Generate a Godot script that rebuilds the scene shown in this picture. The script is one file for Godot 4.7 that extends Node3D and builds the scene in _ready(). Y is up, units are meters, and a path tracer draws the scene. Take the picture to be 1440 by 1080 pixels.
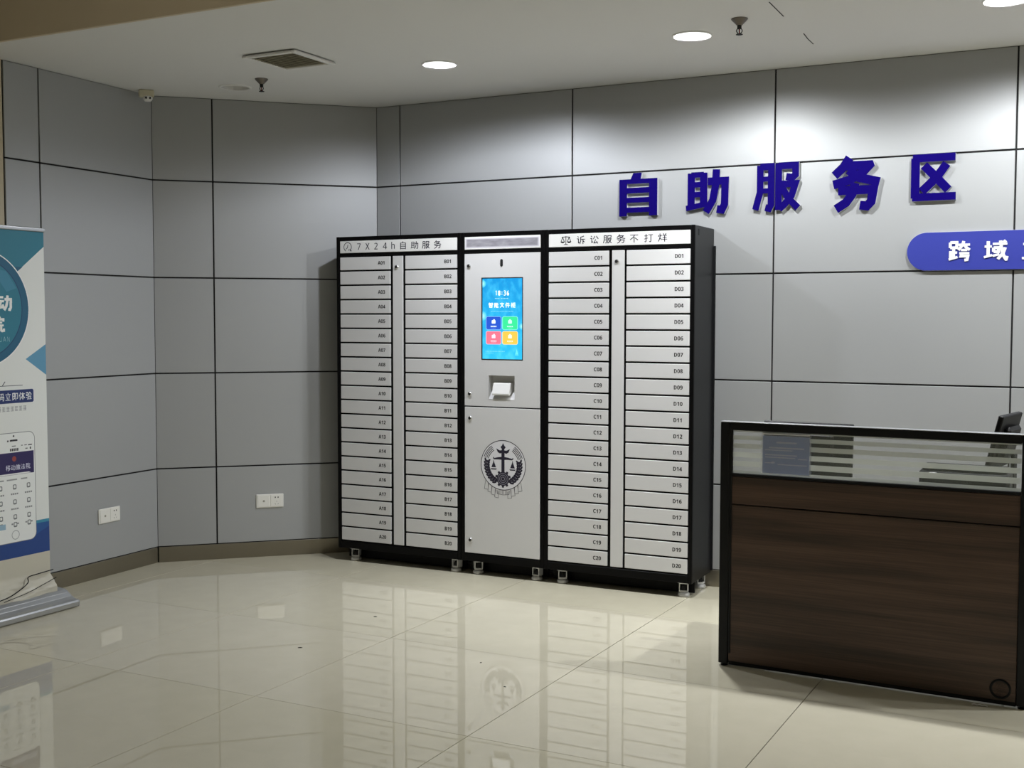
extends Node3D

# ---------------------------------------------------------------- bookkeeping
var taken := {}

func numbered(called: String) -> String:
	if not taken.has(called):
		taken[called] = 0
		return called
	taken[called] += 1
	return "%s_%03d" % [called, taken[called]]

func tag(o: Node, label: String, category: String, group := "") -> Node:
	o.set_meta("label", label)
	o.set_meta("category", category)
	if group != "":
		o.set_meta("group", group)
	return o

func thing(called: String, label: String, category: String, at := Vector3.ZERO, turn := 0.0, group := "") -> Node3D:
	var o := Node3D.new()
	o.name = numbered(called)
	add_child(o)
	o.position = at
	o.rotation.y = turn
	tag(o, label, category, group)
	return o

func put(called: String, mesh: Mesh, m: Material, parent: Node = self, at := Vector3.ZERO) -> MeshInstance3D:
	var o := MeshInstance3D.new()
	o.name = numbered(called) if parent == self else called
	o.mesh = mesh
	o.material_override = null
	for i in mesh.get_surface_count():
		o.set_surface_override_material(i, m)
	o.position = at
	parent.add_child(o, true)
	return o

func struct(called: String, mesh: Mesh, m: Material, at := Vector3.ZERO, turn := 0.0) -> MeshInstance3D:
	var o := put(called, mesh, m, self, at)
	o.rotation.y = turn
	o.set_meta("kind", "structure")
	return o

# ---------------------------------------------------------------- mesh helpers
func begin() -> SurfaceTool:
	var st := SurfaceTool.new()
	st.begin(Mesh.PRIMITIVE_TRIANGLES)
	return st

func tri(st: SurfaceTool, a: Vector3, b: Vector3, c: Vector3, n: Vector3, ua := Vector2.ZERO, ub := Vector2.ZERO, uc := Vector2.ZERO) -> void:
	if (c - a).cross(b - a).dot(n) < 0.0:
		var t := b
		b = c
		c = t
		var tu := ub
		ub = uc
		uc = tu
	st.set_normal(n); st.set_uv(ua); st.add_vertex(a)
	st.set_normal(n); st.set_uv(ub); st.add_vertex(b)
	st.set_normal(n); st.set_uv(uc); st.add_vertex(c)

func face_uv(p: Vector3, n: Vector3) -> Vector2:
	var k := n.abs()
	if k.z >= k.x and k.z >= k.y:
		return Vector2(p.x, -p.y)
	if k.x >= k.y:
		return Vector2(p.z, -p.y)
	return Vector2(p.x, p.z)

func quad(st: SurfaceTool, a: Vector3, b: Vector3, c: Vector3, d: Vector3, n: Vector3) -> void:
	tri(st, a, b, c, n, face_uv(a, n), face_uv(b, n), face_uv(c, n))
	tri(st, a, c, d, n, face_uv(a, n), face_uv(c, n), face_uv(d, n))

# a box with chamfered edges
func box(st: SurfaceTool, c: Vector3, s: Vector3, b := 0.002) -> void:
	var h := s * 0.5
	b = minf(b, minf(h.x, minf(h.y, h.z)) * 0.9)
	var i := h - Vector3(b, b, b)
	for ax in 3:
		var u := (ax + 1) % 3
		var v := (ax + 2) % 3
		for sg in [-1.0, 1.0]:
			var n := Vector3.ZERO
			n[ax] = sg
			var q := []
			for k in [[-1, -1], [1, -1], [1, 1], [-1, 1]]:
				var p := Vector3.ZERO
				p[ax] = sg * h[ax]
				p[u] = k[0] * i[u]
				p[v] = k[1] * i[v]
				q.append(c + p)
			quad(st, q[0], q[1], q[2], q[3], n)
		# edges along ax
		for su in [-1.0, 1.0]:
			for sv in [-1.0, 1.0]:
				var n2 := Vector3.ZERO
				n2[u] = su
				n2[v] = sv
				var e := []
				for w in [[0, -1], [0, 1], [1, 1], [1, -1]]:
					var p2 := Vector3.ZERO
					p2[ax] = w[1] * i[ax]
					p2[u] = su * (h[u] if w[0] == 0 else i[u])
					p2[v] = sv * (i[v] if w[0] == 0 else h[v])
					e.append(c + p2)
				quad(st, e[0], e[1], e[2], e[3], n2.normalized())
	for sx in [-1.0, 1.0]:
		for sy in [-1.0, 1.0]:
			for sz in [-1.0, 1.0]:
				var n3 := Vector3(sx, sy, sz).normalized()
				tri(st, c + Vector3(sx * h.x, sy * i.y, sz * i.z), c + Vector3(sx * i.x, sy * h.y, sz * i.z), c + Vector3(sx * i.x, sy * i.y, sz * h.z), n3)

func box_mesh(s: Vector3, b := 0.002, c := Vector3.ZERO) -> ArrayMesh:
	var st := begin()
	box(st, c, s, b)
	return st.commit()

# a plate whose front (+z) face carries the whole picture
func picture_plate(w: float, h: float, d: float) -> ArrayMesh:
	var st := begin()
	var x := w * 0.5
	var y := h * 0.5
	tri(st, Vector3(-x, y, 0), Vector3(x, y, 0), Vector3(x, -y, 0), Vector3.BACK, Vector2(0, 0), Vector2(1, 0), Vector2(1, 1))
	tri(st, Vector3(-x, y, 0), Vector3(x, -y, 0), Vector3(-x, -y, 0), Vector3.BACK, Vector2(0, 0), Vector2(1, 1), Vector2(0, 1))
	var e := Vector2(0.002, 0.002)
	for q in [[Vector3(-x, -y, 0), Vector3(-x, y, 0), Vector3.LEFT], [Vector3(x, -y, 0), Vector3(x, y, 0), Vector3.RIGHT], [Vector3(-x, y, 0), Vector3(x, y, 0), Vector3.UP], [Vector3(-x, -y, 0), Vector3(x, -y, 0), Vector3.DOWN]]:
		var o := Vector3(0, 0, -d)
		tri(st, q[0], q[1], q[1] + o, q[2], e, e, e)
		tri(st, q[0], q[1] + o, q[0] + o, q[2], e, e, e)
	tri(st, Vector3(-x, y, -d), Vector3(x, y, -d), Vector3(x, -y, -d), Vector3.FORWARD, e, e, e)
	tri(st, Vector3(-x, y, -d), Vector3(x, -y, -d), Vector3(-x, -y, -d), Vector3.FORWARD, e, e, e)
	return st.commit()

# lathe round the y axis: profile of (radius, height)
func lathe(st: SurfaceTool, prof: Array, segs := 32, c := Vector3.ZERO, basis := Basis.IDENTITY) -> void:
	for k in prof.size() - 1:
		var p: Vector2 = prof[k]
		var q: Vector2 = prof[k + 1]
		var d := q - p
		if d.length() < 1e-6:
			continue
		var nn := Vector2(d.y, -d.x).normalized()
		for s in segs:
			var a0 := TAU * s / segs
			var a1 := TAU * (s + 1) / segs
			var pts := []
			var ns := []
			for w in [[p, a0], [q, a0], [q, a1], [p, a1]]:
				pts.append(c + basis * Vector3(w[0].x * cos(w[1]), w[0].y, w[0].x * sin(w[1])))
				ns.append(basis * Vector3(nn.x * cos(w[1]), nn.y, nn.x * sin(w[1])))
			smooth_tri(st, pts[0], pts[1], pts[2], ns[0], ns[1], ns[2])
			smooth_tri(st, pts[0], pts[2], pts[3], ns[0], ns[2], ns[3])

func smooth_tri(st: SurfaceTool, a: Vector3, b: Vector3, c: Vector3, na: Vector3, nb: Vector3, nc: Vector3) -> void:
	var g := (c - a).cross(b - a)
	if g.length() < 1e-12:
		return
	if g.dot(na + nb + nc) < 0.0:
		var t := b
		b = c
		c = t
		t = nb
		nb = nc
		nc = t
	st.set_normal(na); st.set_uv(Vector2(a.x, a.z)); st.add_vertex(a)
	st.set_normal(nb); st.set_uv(Vector2(b.x, b.z)); st.add_vertex(b)
	st.set_normal(nc); st.set_uv(Vector2(c.x, c.z)); st.add_vertex(c)

func lathe_mesh(prof: Array, segs := 32, basis := Basis.IDENTITY) -> ArrayMesh:
	var st := begin()
	lathe(st, prof, segs, Vector3.ZERO, basis)
	return st.commit()

func tube(st: SurfaceTool, path: Array, r: float, segs := 8) -> void:
	for k in path.size() - 1:
		var a: Vector3 = path[k]
		var b: Vector3 = path[k + 1]
		var d := (b - a).normalized()
		var u := d.cross(Vector3.UP if absf(d.y) < 0.9 else Vector3.RIGHT).normalized()
		var v := d.cross(u)
		for s in segs:
			var n0 := u * cos(TAU * s / segs) + v * sin(TAU * s / segs)
			var n1 := u * cos(TAU * (s + 1) / segs) + v * sin(TAU * (s + 1) / segs)
			smooth_tri(st, a + n0 * r, b + n0 * r, b + n1 * r, n0, n0, n1)
			smooth_tri(st, a + n0 * r, b + n1 * r, a + n1 * r, n0, n1, n1)

func spline(pts: Array, n := 8) -> Array:
	var out := []
	for i in pts.size() - 1:
		var p0: Vector3 = pts[maxi(i - 1, 0)]
		var p1: Vector3 = pts[i]
		var p2: Vector3 = pts[i + 1]
		var p3: Vector3 = pts[mini(i + 2, pts.size() - 1)]
		for k in n:
			out.append(p1.cubic_interpolate(p2, p0, p3, float(k) / n))
	out.append(pts[-1])
	return out

# prism of a 2D outline, front face at z = z1, back at z = z0
func prism(st: SurfaceTool, poly: PackedVector2Array, z0: float, z1: float, sides := true, back := true) -> void:
	var idx := Geometry2D.triangulate_polygon(poly)
	for k in range(0, idx.size(), 3):
		var a := poly[idx[k]]
		var b := poly[idx[k + 1]]
		var c := poly[idx[k + 2]]
		tri(st, Vector3(a.x, a.y, z1), Vector3(b.x, b.y, z1), Vector3(c.x, c.y, z1), Vector3.BACK, a, b, c)
		if back:
			tri(st, Vector3(a.x, a.y, z0), Vector3(b.x, b.y, z0), Vector3(c.x, c.y, z0), Vector3.FORWARD, a, b, c)
	if sides:
		var cw := Geometry2D.is_polygon_clockwise(poly)
		for k in poly.size():
			var a2 := poly[k]
			var b2 := poly[(k + 1) % poly.size()]
			var d := b2 - a2
			var n2 := Vector2(d.y, -d.x).normalized()
			if not cw:
				n2 = -n2
			# is_polygon_clockwise counts with y downwards, so test the side outright
			var mid := (a2 + b2) * 0.5 + n2 * 1e-4
			if Geometry2D.is_point_in_polygon(mid, poly):
				n2 = -n2
			var n := Vector3(n2.x, n2.y, 0)
			quad(st, Vector3(a2.x, a2.y, z0), Vector3(b2.x, b2.y, z0), Vector3(b2.x, b2.y, z1), Vector3(a2.x, a2.y, z1), n)

# pieces of several outlines without overlaps
func apart(polys: Array) -> Array:
	var done := []
	var out := []
	for p in polys:
		var pieces := [p]
		for q in done:
			var nxt := []
			for x in pieces:
				var r := Geometry2D.clip_polygons(x, q)
				var holed := false
				for y in r:
					if Geometry2D.is_polygon_clockwise(y):
						holed = true
				if holed:
					nxt.append(x)
				else:
					nxt.append_array(r)
			pieces = nxt
		out.append_array(pieces)
		done.append(p)
	return out

func ring_pts(c: Vector2, rx: float, ry: float, n := 40, a0 := 0.0, a1 := TAU) -> PackedVector2Array:
	var o := PackedVector2Array()
	for k in n:
		var a := a0 + (a1 - a0) * k / (n if is_equal_approx(a1 - a0, TAU) else n - 1)
		o.append(c + Vector2(cos(a) * rx, sin(a) * ry))
	return o

func round_rect(c: Vector2, w: float, h: float, r: float, n := 6) -> PackedVector2Array:
	var o := PackedVector2Array()
	for q in [[1, 1, 0.0], [-1, 1, PI / 2], [-1, -1, PI], [1, -1, PI * 1.5]]:
		for k in n + 1:
			var a: float = q[2] + PI / 2 * k / n
			o.append(c + Vector2(q[0] * (w / 2 - r) + cos(a) * r, q[1] * (h / 2 - r) + sin(a) * r))
	return o

# ---------------------------------------------------------------- writing: strokes in a box of 100, y down
var STROKES := {
	"自": "50,0 42,14;18,14 18,98;82,14 82,98;18,18 82,18;18,42 82,42;18,64 82,64;18,90 82,90",
	"助": "14,8 14,84;44,8 44,80;14,12 44,12;14,34 44,34;14,56 44,56;2,86 50,78;54,28 95,28 94,80 88,92 76,90;74,2 72,40 66,70 50,96",
	"服": "14,6 14,60 4,96;14,9 38,9 38,86 34,94 26,92;14,34 38,34;14,58 38,58;54,4 54,98;54,9 90,9 90,28 84,33 70,31;54,46 90,46 82,70 68,86 56,96;62,52 74,74 96,95",
	"务": "36,0 24,18 6,34;28,16 76,16 60,32 36,44 4,52;34,24 56,40 96,50;14,64 84,64 80,88 72,96 58,94;48,50 42,72 30,88 10,100",
	"区": "6,8 96,8;12,8 12,94;6,92 98,92;78,22 58,50 26,80;30,24 54,48 82,78",
	"诉": "12,6 24,18;4,36 22,36 22,84 36,74;84,4 66,12 46,16;48,14 48,60 38,96;48,42 98,42;74,42 74,98;74,62 92,76",
	"讼": "12,6 24,18;4,36 22,36 22,84 36,74;56,8 50,26 38,44;74,8 82,26 96,42;66,48 54,72 46,90 82,84;74,68 90,96",
	"不": "6,12 94,12;56,12 38,40 6,66;50,34 50,98;58,44 92,70",
	"打": "6,26 42,26;24,4 24,88 18,94 8,90;4,62 44,50;48,14 98,14;76,14 76,88 70,94 58,90",
	"烊": "22,4 22,50 14,74 4,94;10,22 6,42;38,18 30,36;26,56 40,78;56,4 66,18;88,4 76,20;48,26 96,26;50,48 94,48;44,70 100,70;72,26 72,98",
	"跨": "8,8 38,8 38,34 8,34;8,8 8,34;24,34 24,86;24,58 40,58;10,50 10,90;2,92 42,80;46,20 98,20;70,2 64,22 46,46;74,24 84,36 98,46;58,46 86,46;50,62 96,62;62,62 58,76 90,76 86,94 74,96",
	"域": "4,32 34,32;19,6 19,80;2,84 36,74;38,20 98,20;42,38 62,38 62,58 42,58;42,38 42,58;38,78 66,70;70,4 74,40 84,78 94,96 98,80;90,38 82,64 60,94;82,4 92,14",
	"立": "46,2 54,16;8,24 92,24;28,38 38,80;72,36 58,88;4,92 96,92",
	"动": "8,16 42,16;4,40 46,40;24,40 10,80 40,74;34,60 44,84;50,28 96,28 94,80 88,92 76,90;72,4 70,40 62,72 46,96",
	"院": "10,8 10,98;10,10 34,10 24,34 34,52 30,66 18,66;66,2 72,12;42,32 42,18 96,18 96,32;52,38 86,38;40,56 98,56;60,56 56,80 38,96;78,56 78,88 84,92 98,90 98,76",
	"码": "2,12 38,12;20,12 14,40 2,62;12,46 12,86;12,48 34,48 34,80 12,80;46,12 86,12 82,52;54,12 50,54 96,54 92,86 86,94 74,92;42,72 80,72",
	"即": "10,8 10,90 36,76;10,10 46,10 46,50 10,50;10,30 46,30;36,60 46,80;60,10 60,98;60,12 94,12 94,70 88,76 78,74",
	"体": "26,2 16,30 2,52;18,30 18,98;32,24 98,24;64,4 64,98;62,26 52,54 32,80;66,26 78,54 98,78;50,76 80,76",
	"验": "4,10 36,10 32,44;10,24 8,46 40,46 38,86 32,94 22,90;2,74 30,68;68,4 56,24 40,40;70,6 82,24 98,38;54,44 84,44;50,58 56,74;66,54 70,72;88,54 78,86;44,92 98,92",
	"移": "36,4 6,14;2,32 42,32;22,10 22,98;20,36 2,72;24,38 40,58;66,2 46,28;60,12 90,12 78,34 46,50;64,24 72,32;72,44 50,70;66,56 96,56 82,80 46,98;68,68 78,78",
	"微": "20,4 4,28;22,28 4,54;14,50 14,98;32,14 32,32 62,32 62,14;47,4 47,32;30,44 64,44;36,54 36,74 28,94;36,56 56,56 56,84 66,76;74,4 66,38;72,24 98,24;90,26 84,60 64,98;70,44 80,72 98,96",
	"法": "8,6 20,16;2,34 14,44;20,56 6,94;36,24 90,24;64,4 64,48;28,48 98,48;60,50 40,88 84,80;74,64 92,94",
	"智": "24,2 8,24;14,14 46,14;2,28 50,28;28,14 24,36 4,50;30,32 46,46;58,10 58,44;58,12 94,12 94,42 58,42;22,54 22,98;22,56 80,56 80,98;22,76 80,76;22,94 80,94",
	"能": "24,2 8,26 40,22;34,12 44,30;10,38 10,98;10,40 42,40 42,88 34,94;10,56 42,56;10,72 42,72;60,4 60,42 90,42 92,30;90,10 62,24;60,52 60,94 92,94 94,80;90,60 62,74",
	"文": "46,2 54,14;4,20 96,20;74,22 58,60 6,96;26,24 46,60 96,94",
	"件": "28,2 18,30 2,54;18,32 18,98;48,8 36,40;42,26 94,26;30,58 98,58;66,4 66,98",
	"柜": "2,28 40,28;20,4 20,98;18,34 2,70;24,36 40,58;48,10 98,10;52,10 52,92;48,92 98,92;54,34 88,34 88,66 54,66",
	"1": "34,26 54,8 54,96", "8": "50,8 28,16 24,32 34,46 66,52 78,70 68,90 50,96 32,90 22,70 34,52 66,46 76,32 72,16 50,8", ":": "50,22 50,42;50,62 50,82",
	"3": "24,16 48,8 70,14 76,30 66,44 44,49;44,49 70,56 78,74 66,92 46,96 22,88", "6": "72,12 52,14 32,36 26,66 32,88 50,96 70,88 76,70 66,54 48,50 30,60",
	"Y": "10,6 50,52 90,6;50,52 50,96", "U": "14,6 14,74 28,94 72,94 86,74 86,6", "A": "6,96 50,6 94,96;24,66 76,66", "N": "14,96 14,6 86,96 86,6",
}

# outlines of a character, each stroke one outline, y up, box of the size given, centred
func glyph(ch: String, weight: float, w: float, h: float, flat := 0.8, at := Vector2.ZERO) -> Array:
	var out := []
	for part in STROKES[ch].split(";"):
		var pts := PackedVector2Array()
		for xy in part.split(" "):
			var c: PackedStringArray = xy.split(",")
			pts.append(Vector2(float(c[0]), float(c[1])))
		var d := pts[-1] - pts[0]
		var level := pts.size() == 2 and absf(d.x) > 2.0 * absf(d.y)
		for poly in Geometry2D.offset_polyline(pts, weight * 0.5 * (flat if level else 1.0), Geometry2D.JOIN_MITER, Geometry2D.END_BUTT):
			if Geometry2D.is_polygon_clockwise(poly):
				continue
			var q := PackedVector2Array()
			for v in poly:
				q.append(at + Vector2((v.x / 100.0 - 0.5) * w, (0.5 - v.y / 100.0) * h))
			out.append(q)
	return out

# flat print: a sheet of ink, a third of a millimetre thick
func ink(polys: Array, z := 0.0003) -> ArrayMesh:
	var st := begin()
	for p in apart_big(polys):
		prism(st, p, 0.0, z, true, false)
	return st.commit()

# Geometry2D works to five decimals: clip in a larger unit
func apart_big(polys: Array) -> Array:
	var big := []
	for p in polys:
		var q := PackedVector2Array()
		for v in p:
			q.append(v * 1000.0)
		big.append(q)
	var out := []
	for p in apart(big):
		var q := PackedVector2Array()
		for v in p:
			q.append(v / 1000.0)
		if q.size() > 2:
			out.append(q)
	return out

var font: SystemFont
var thin_font: SystemFont
func text_mesh(t: String, cap: float, depth := 0.0004, light := false) -> TextMesh:
	var m := TextMesh.new()
	m.text = t
	m.font = thin_font if light else font
	m.font_size = 64
	m.pixel_size = cap / (64.0 * 0.714)
	m.depth = depth
	m.curve_step = 2.0
	return m

# ---------------------------------------------------------------- pictures (print and screen only)
func fill_poly(im: Image, poly: PackedVector2Array, c: Color) -> void:
	var lo := 1e9
	var hi := -1e9
	for v in poly:
		lo = minf(lo, v.y)
		hi = maxf(hi, v.y)
	for y in range(maxi(0, int(floor(lo))), mini(im.get_height(), int(ceil(hi)) + 1)):
		var yy := y + 0.5
		var xs := []
		for k in poly.size():
			var a := poly[k]
			var b := poly[(k + 1) % poly.size()]
			if (a.y <= yy) != (b.y <= yy):
				xs.append(a.x + (yy - a.y) / (b.y - a.y) * (b.x - a.x))
		xs.sort()
		for k in range(0, xs.size() - 1, 2):
			var x0 := int(round(xs[k]))
			var x1 := int(round(xs[k + 1]))
			if x1 > x0:
				im.fill_rect(Rect2i(x0, y, x1 - x0, 1), c)

func flip(polys: Array, s: float, o: Vector2) -> Array:
	var out := []
	for p in polys:
		var q := PackedVector2Array()
		for v in p:
			q.append(Vector2(v.x, -v.y) * s + o)
		out.append(q)
	return out

func write(im: Image, ch: String, weight: float, cx: float, cy: float, w: float, h: float, c: Color) -> void:
	for p in flip(glyph(ch, weight, w, h), 1.0, Vector2(cx, cy)):
		fill_poly(im, p, c)

func rgb8(r: int, g: int, b: int) -> Color:
	return Color8(r, g, b)

func textured(im: Image) -> ImageTexture:
	im.generate_mipmaps()
	return ImageTexture.create_from_image(im)

# ---------------------------------------------------------------- materials
func mat(c: Color, rough := 0.5, metal := 0.0, spec := 0.5) -> StandardMaterial3D:
	var m := StandardMaterial3D.new()
	m.albedo_color = c
	m.roughness = rough
	m.metallic = metal
	m.metallic_specular = spec
	return m

func wavy(freq: float, seed_: int, w := 256, h := 256) -> NoiseTexture2D:
	var t := NoiseTexture2D.new()
	var n := FastNoiseLite.new()
	n.seed = seed_
	n.frequency = freq
	n.fractal_octaves = 4
	t.noise = n
	t.width = w
	t.height = h
	t.seamless = true
	return t

func wood_image() -> ImageTexture:
	var n := FastNoiseLite.new()
	n.seed = 7
	n.frequency = 0.01
	n.fractal_octaves = 5
	var n2 := FastNoiseLite.new()
	n2.seed = 21
	n2.frequency = 0.01
	var im := Image.create(512, 512, false, Image.FORMAT_RGB8)
	for y in 512:
		for x in 512:
			var band := n.get_noise_2d(x * 0.12, y * 1.5 + 14.0 * n2.get_noise_2d(x * 0.3, y * 0.5))
			var fine := n2.get_noise_2d(x * 0.5 + 900.0, y * 16.0)
			var t := clampf(0.5 + band * 0.8 + fine * 0.4, 0.0, 1.0)
			im.set_pixel(x, y, Color8(60, 46, 38).lerp(Color8(98, 76, 63), t))
	return textured(im)

func speckle_image() -> ImageTexture:
	var n := FastNoiseLite.new()
	n.seed = 3
	n.frequency = 0.02
	n.fractal_octaves = 4
	var im := Image.create(256, 256, false, Image.FORMAT_RGB8)
	for y in 256:
		for x in 256:
			var t := 0.5 + 0.5 * n.get_noise_2d(x, y)
			im.set_pixel(x, y, Color(0.97, 0.97, 0.965).lerp(Color(1, 1, 1), t))
	return textured(im)

# ---------------------------------------------------------------- the measured place
const CEIL := 2.916
const BACK_Z := -6.5456
const CORNER_X := -4.4064
const MID_TURN := 0.77666
const MID_LEN := 1.4073
const LEFT_TURN := 1.6097
const CAB_TURN := 0.01633
const CAB_Z := -6.2311
const DESK_TURN := 0.0273

var M := {}

func cab_point(x: float, y: float, d: float) -> Vector3:
	return Vector3(x * cos(CAB_TURN) - d * sin(CAB_TURN), y, CAB_Z - x * sin(CAB_TURN) - d * cos(CAB_TURN))

func _ready() -> void:
	# camera
	var cam := Camera3D.new()
	cam.name = "camera"
	cam.fov = rad_to_deg(2.0 * atan(540.0 / 1670.42))
	cam.near = 0.05
	cam.far = 60.0
	cam.transform = Transform3D(Basis(Vector3.UP, 0.479922) * Basis(Vector3.RIGHT, -0.055377) * Basis(Vector3.BACK, 0.001348), Vector3(0, 1.54416, 0))
	add_child(cam)
	cam.current = true
	# environment: a closed room at night
	var we := WorldEnvironment.new()
	we.name = "environment"
	var env := Environment.new()
	env.background_mode = Environment.BG_COLOR
	env.background_color = Color.BLACK
	env.tonemap_mode = Environment.TONE_MAPPER_LINEAR
	env.tonemap_exposure = 1.14
	env.sdfgi_enabled = true
	env.ssao_enabled = true
	env.ssil_enabled = true
	we.environment = env
	add_child(we)

	font = SystemFont.new()
	font.font_names = PackedStringArray(["Droid Sans"])
	font.font_weight = 700
	thin_font = SystemFont.new()
	thin_font.font_names = PackedStringArray(["Droid Sans"])
	make_materials()
	shell()
	ceiling_fittings()
	cabinets()
	desk()
	wall_writing()
	banner()
	sockets()
	litter()

func make_materials() -> void:
	var speck := speckle_image()
	M.panel = mat(rgb8(172, 174, 175), 0.46, 0.25)
	M.joint = mat(rgb8(34, 34, 34), 0.8)
	M.steel = mat(rgb8(150, 144, 130), 0.28, 0.85)
	M.tile = mat(rgb8(206, 200, 179), 0.012, 0.0, 0.68)
	M.tile.albedo_texture = speck
	M.tile2 = mat(rgb8(204, 198, 176), 0.012, 0.0, 0.68)
	M.tile2.albedo_texture = speck
	M.tile3 = mat(rgb8(207, 201, 181), 0.014, 0.0, 0.68)
	M.tile3.albedo_texture = speck
	M.grout = mat(rgb8(84, 80, 70), 0.8)
	M.ceil = mat(rgb8(224, 224, 222), 0.85)
	M.beige = mat(rgb8(204, 192, 168), 0.8)
	M.black = mat(rgb8(24, 25, 27), 0.4, 0.0, 0.35)
	M.frame = mat(rgb8(9, 9, 10), 0.4, 0.0, 0.25)
	M.black_flat = mat(rgb8(14, 14, 15), 0.7)
	M.door = mat(rgb8(216, 216, 216), 0.38)
	M.ink = mat(rgb8(14, 14, 18), 0.7, 0.0, 0.2)
	M.ink_navy = mat(rgb8(24, 22, 44), 0.7, 0.0, 0.2)
	M.white = mat(rgb8(232, 232, 230), 0.4)
	M.chrome = mat(rgb8(200, 200, 200), 0.22, 0.9)
	M.zinc = mat(rgb8(212, 212, 210), 0.4, 0.3)
	M.rubber = mat(rgb8(22, 22, 22), 0.8)
	M.blue = mat(rgb8(13, 0, 96), 0.6, 0.0, 0.15)
	M.pill = mat(rgb8(46, 56, 152), 0.5)
	M.edge = mat(rgb8(200, 202, 210), 0.5)
	M.alu = mat(rgb8(182, 184, 186), 0.34, 0.8)
	var w := wood_image()
	M.wood = mat(Color(1, 1, 1), 0.45)
	M.wood.albedo_texture = w
	M.wood.uv1_scale = Vector3(0.75, 1.4, 1)
	M.glass = mat(Color(0.9, 0.95, 0.93, 0.08), 0.03)
	M.glass.transparency = BaseMaterial3D.TRANSPARENCY_ALPHA
	M.acrylic = mat(Color(0.95, 0.97, 1.0, 0.12), 0.05)
	M.acrylic.transparency = BaseMaterial3D.TRANSPARENCY_ALPHA
	M.frost = mat(Color(0.86, 0.88, 0.85, 0.6), 0.7)
	M.frost.backlight_enabled = true
	M.frost.backlight = Color(0.95, 0.96, 0.93)
	M.frost.transparency = BaseMaterial3D.TRANSPARENCY_ALPHA
	M.plastic = mat(rgb8(16, 16, 17), 0.5, 0.0, 0.35)
	M.socket = mat(rgb8(236, 235, 228), 0.35)
	M.brass = mat(rgb8(110, 104, 96), 0.35, 0.8)

# ---------------------------------------------------------------- room shell
func panelled(called: String, at: Vector3, turn: float, cols: Array, rows: Array, lo: float, hi: float) -> void:
	# wall body with a dark joint face, and the panels hung in front of it; local x runs along the wall, z into the room
	var st := begin()
	box(st, Vector3((lo + hi) / 2, (CEIL + 0.1) / 2, -0.085), Vector3(hi - lo, CEIL + 0.1, 0.15), 0.001)
	var body := struct(called, st.commit(), M.joint, at, turn)
	var g := 0.0045
	for c in cols.size() - 1:
		for r in rows.size() - 1:
			var x0: float = cols[c] + (g if c > 0 else 0.0008)
			var x1: float = cols[c + 1] - (g if c < cols.size() - 2 else 0.0008)
			var y0: float = rows[r] + g
			var y1: float = rows[r + 1] - (g if r < rows.size() - 2 else 0.003)
			put("panel", box_mesh(Vector3(x1 - x0, y1 - y0, 0.009), 0.0015), M.panel, body, Vector3((x0 + x1) / 2, (y0 + y1) / 2, -0.0045))

func skirting(called: String, at: Vector3, turn: float, lo: float, hi: float) -> void:
	var st := begin()
	box(st, Vector3((lo + hi) / 2, 0.0485, -0.005), Vector3(hi - lo, 0.097, 0.0095), 0.0015)
	struct(called, st.commit(), M.steel, at, turn)

const LAMPS := [-4.776, -3.358, -1.928, -0.517, 0.9, 2.32]
const LAMP_Z := -5.595

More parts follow.
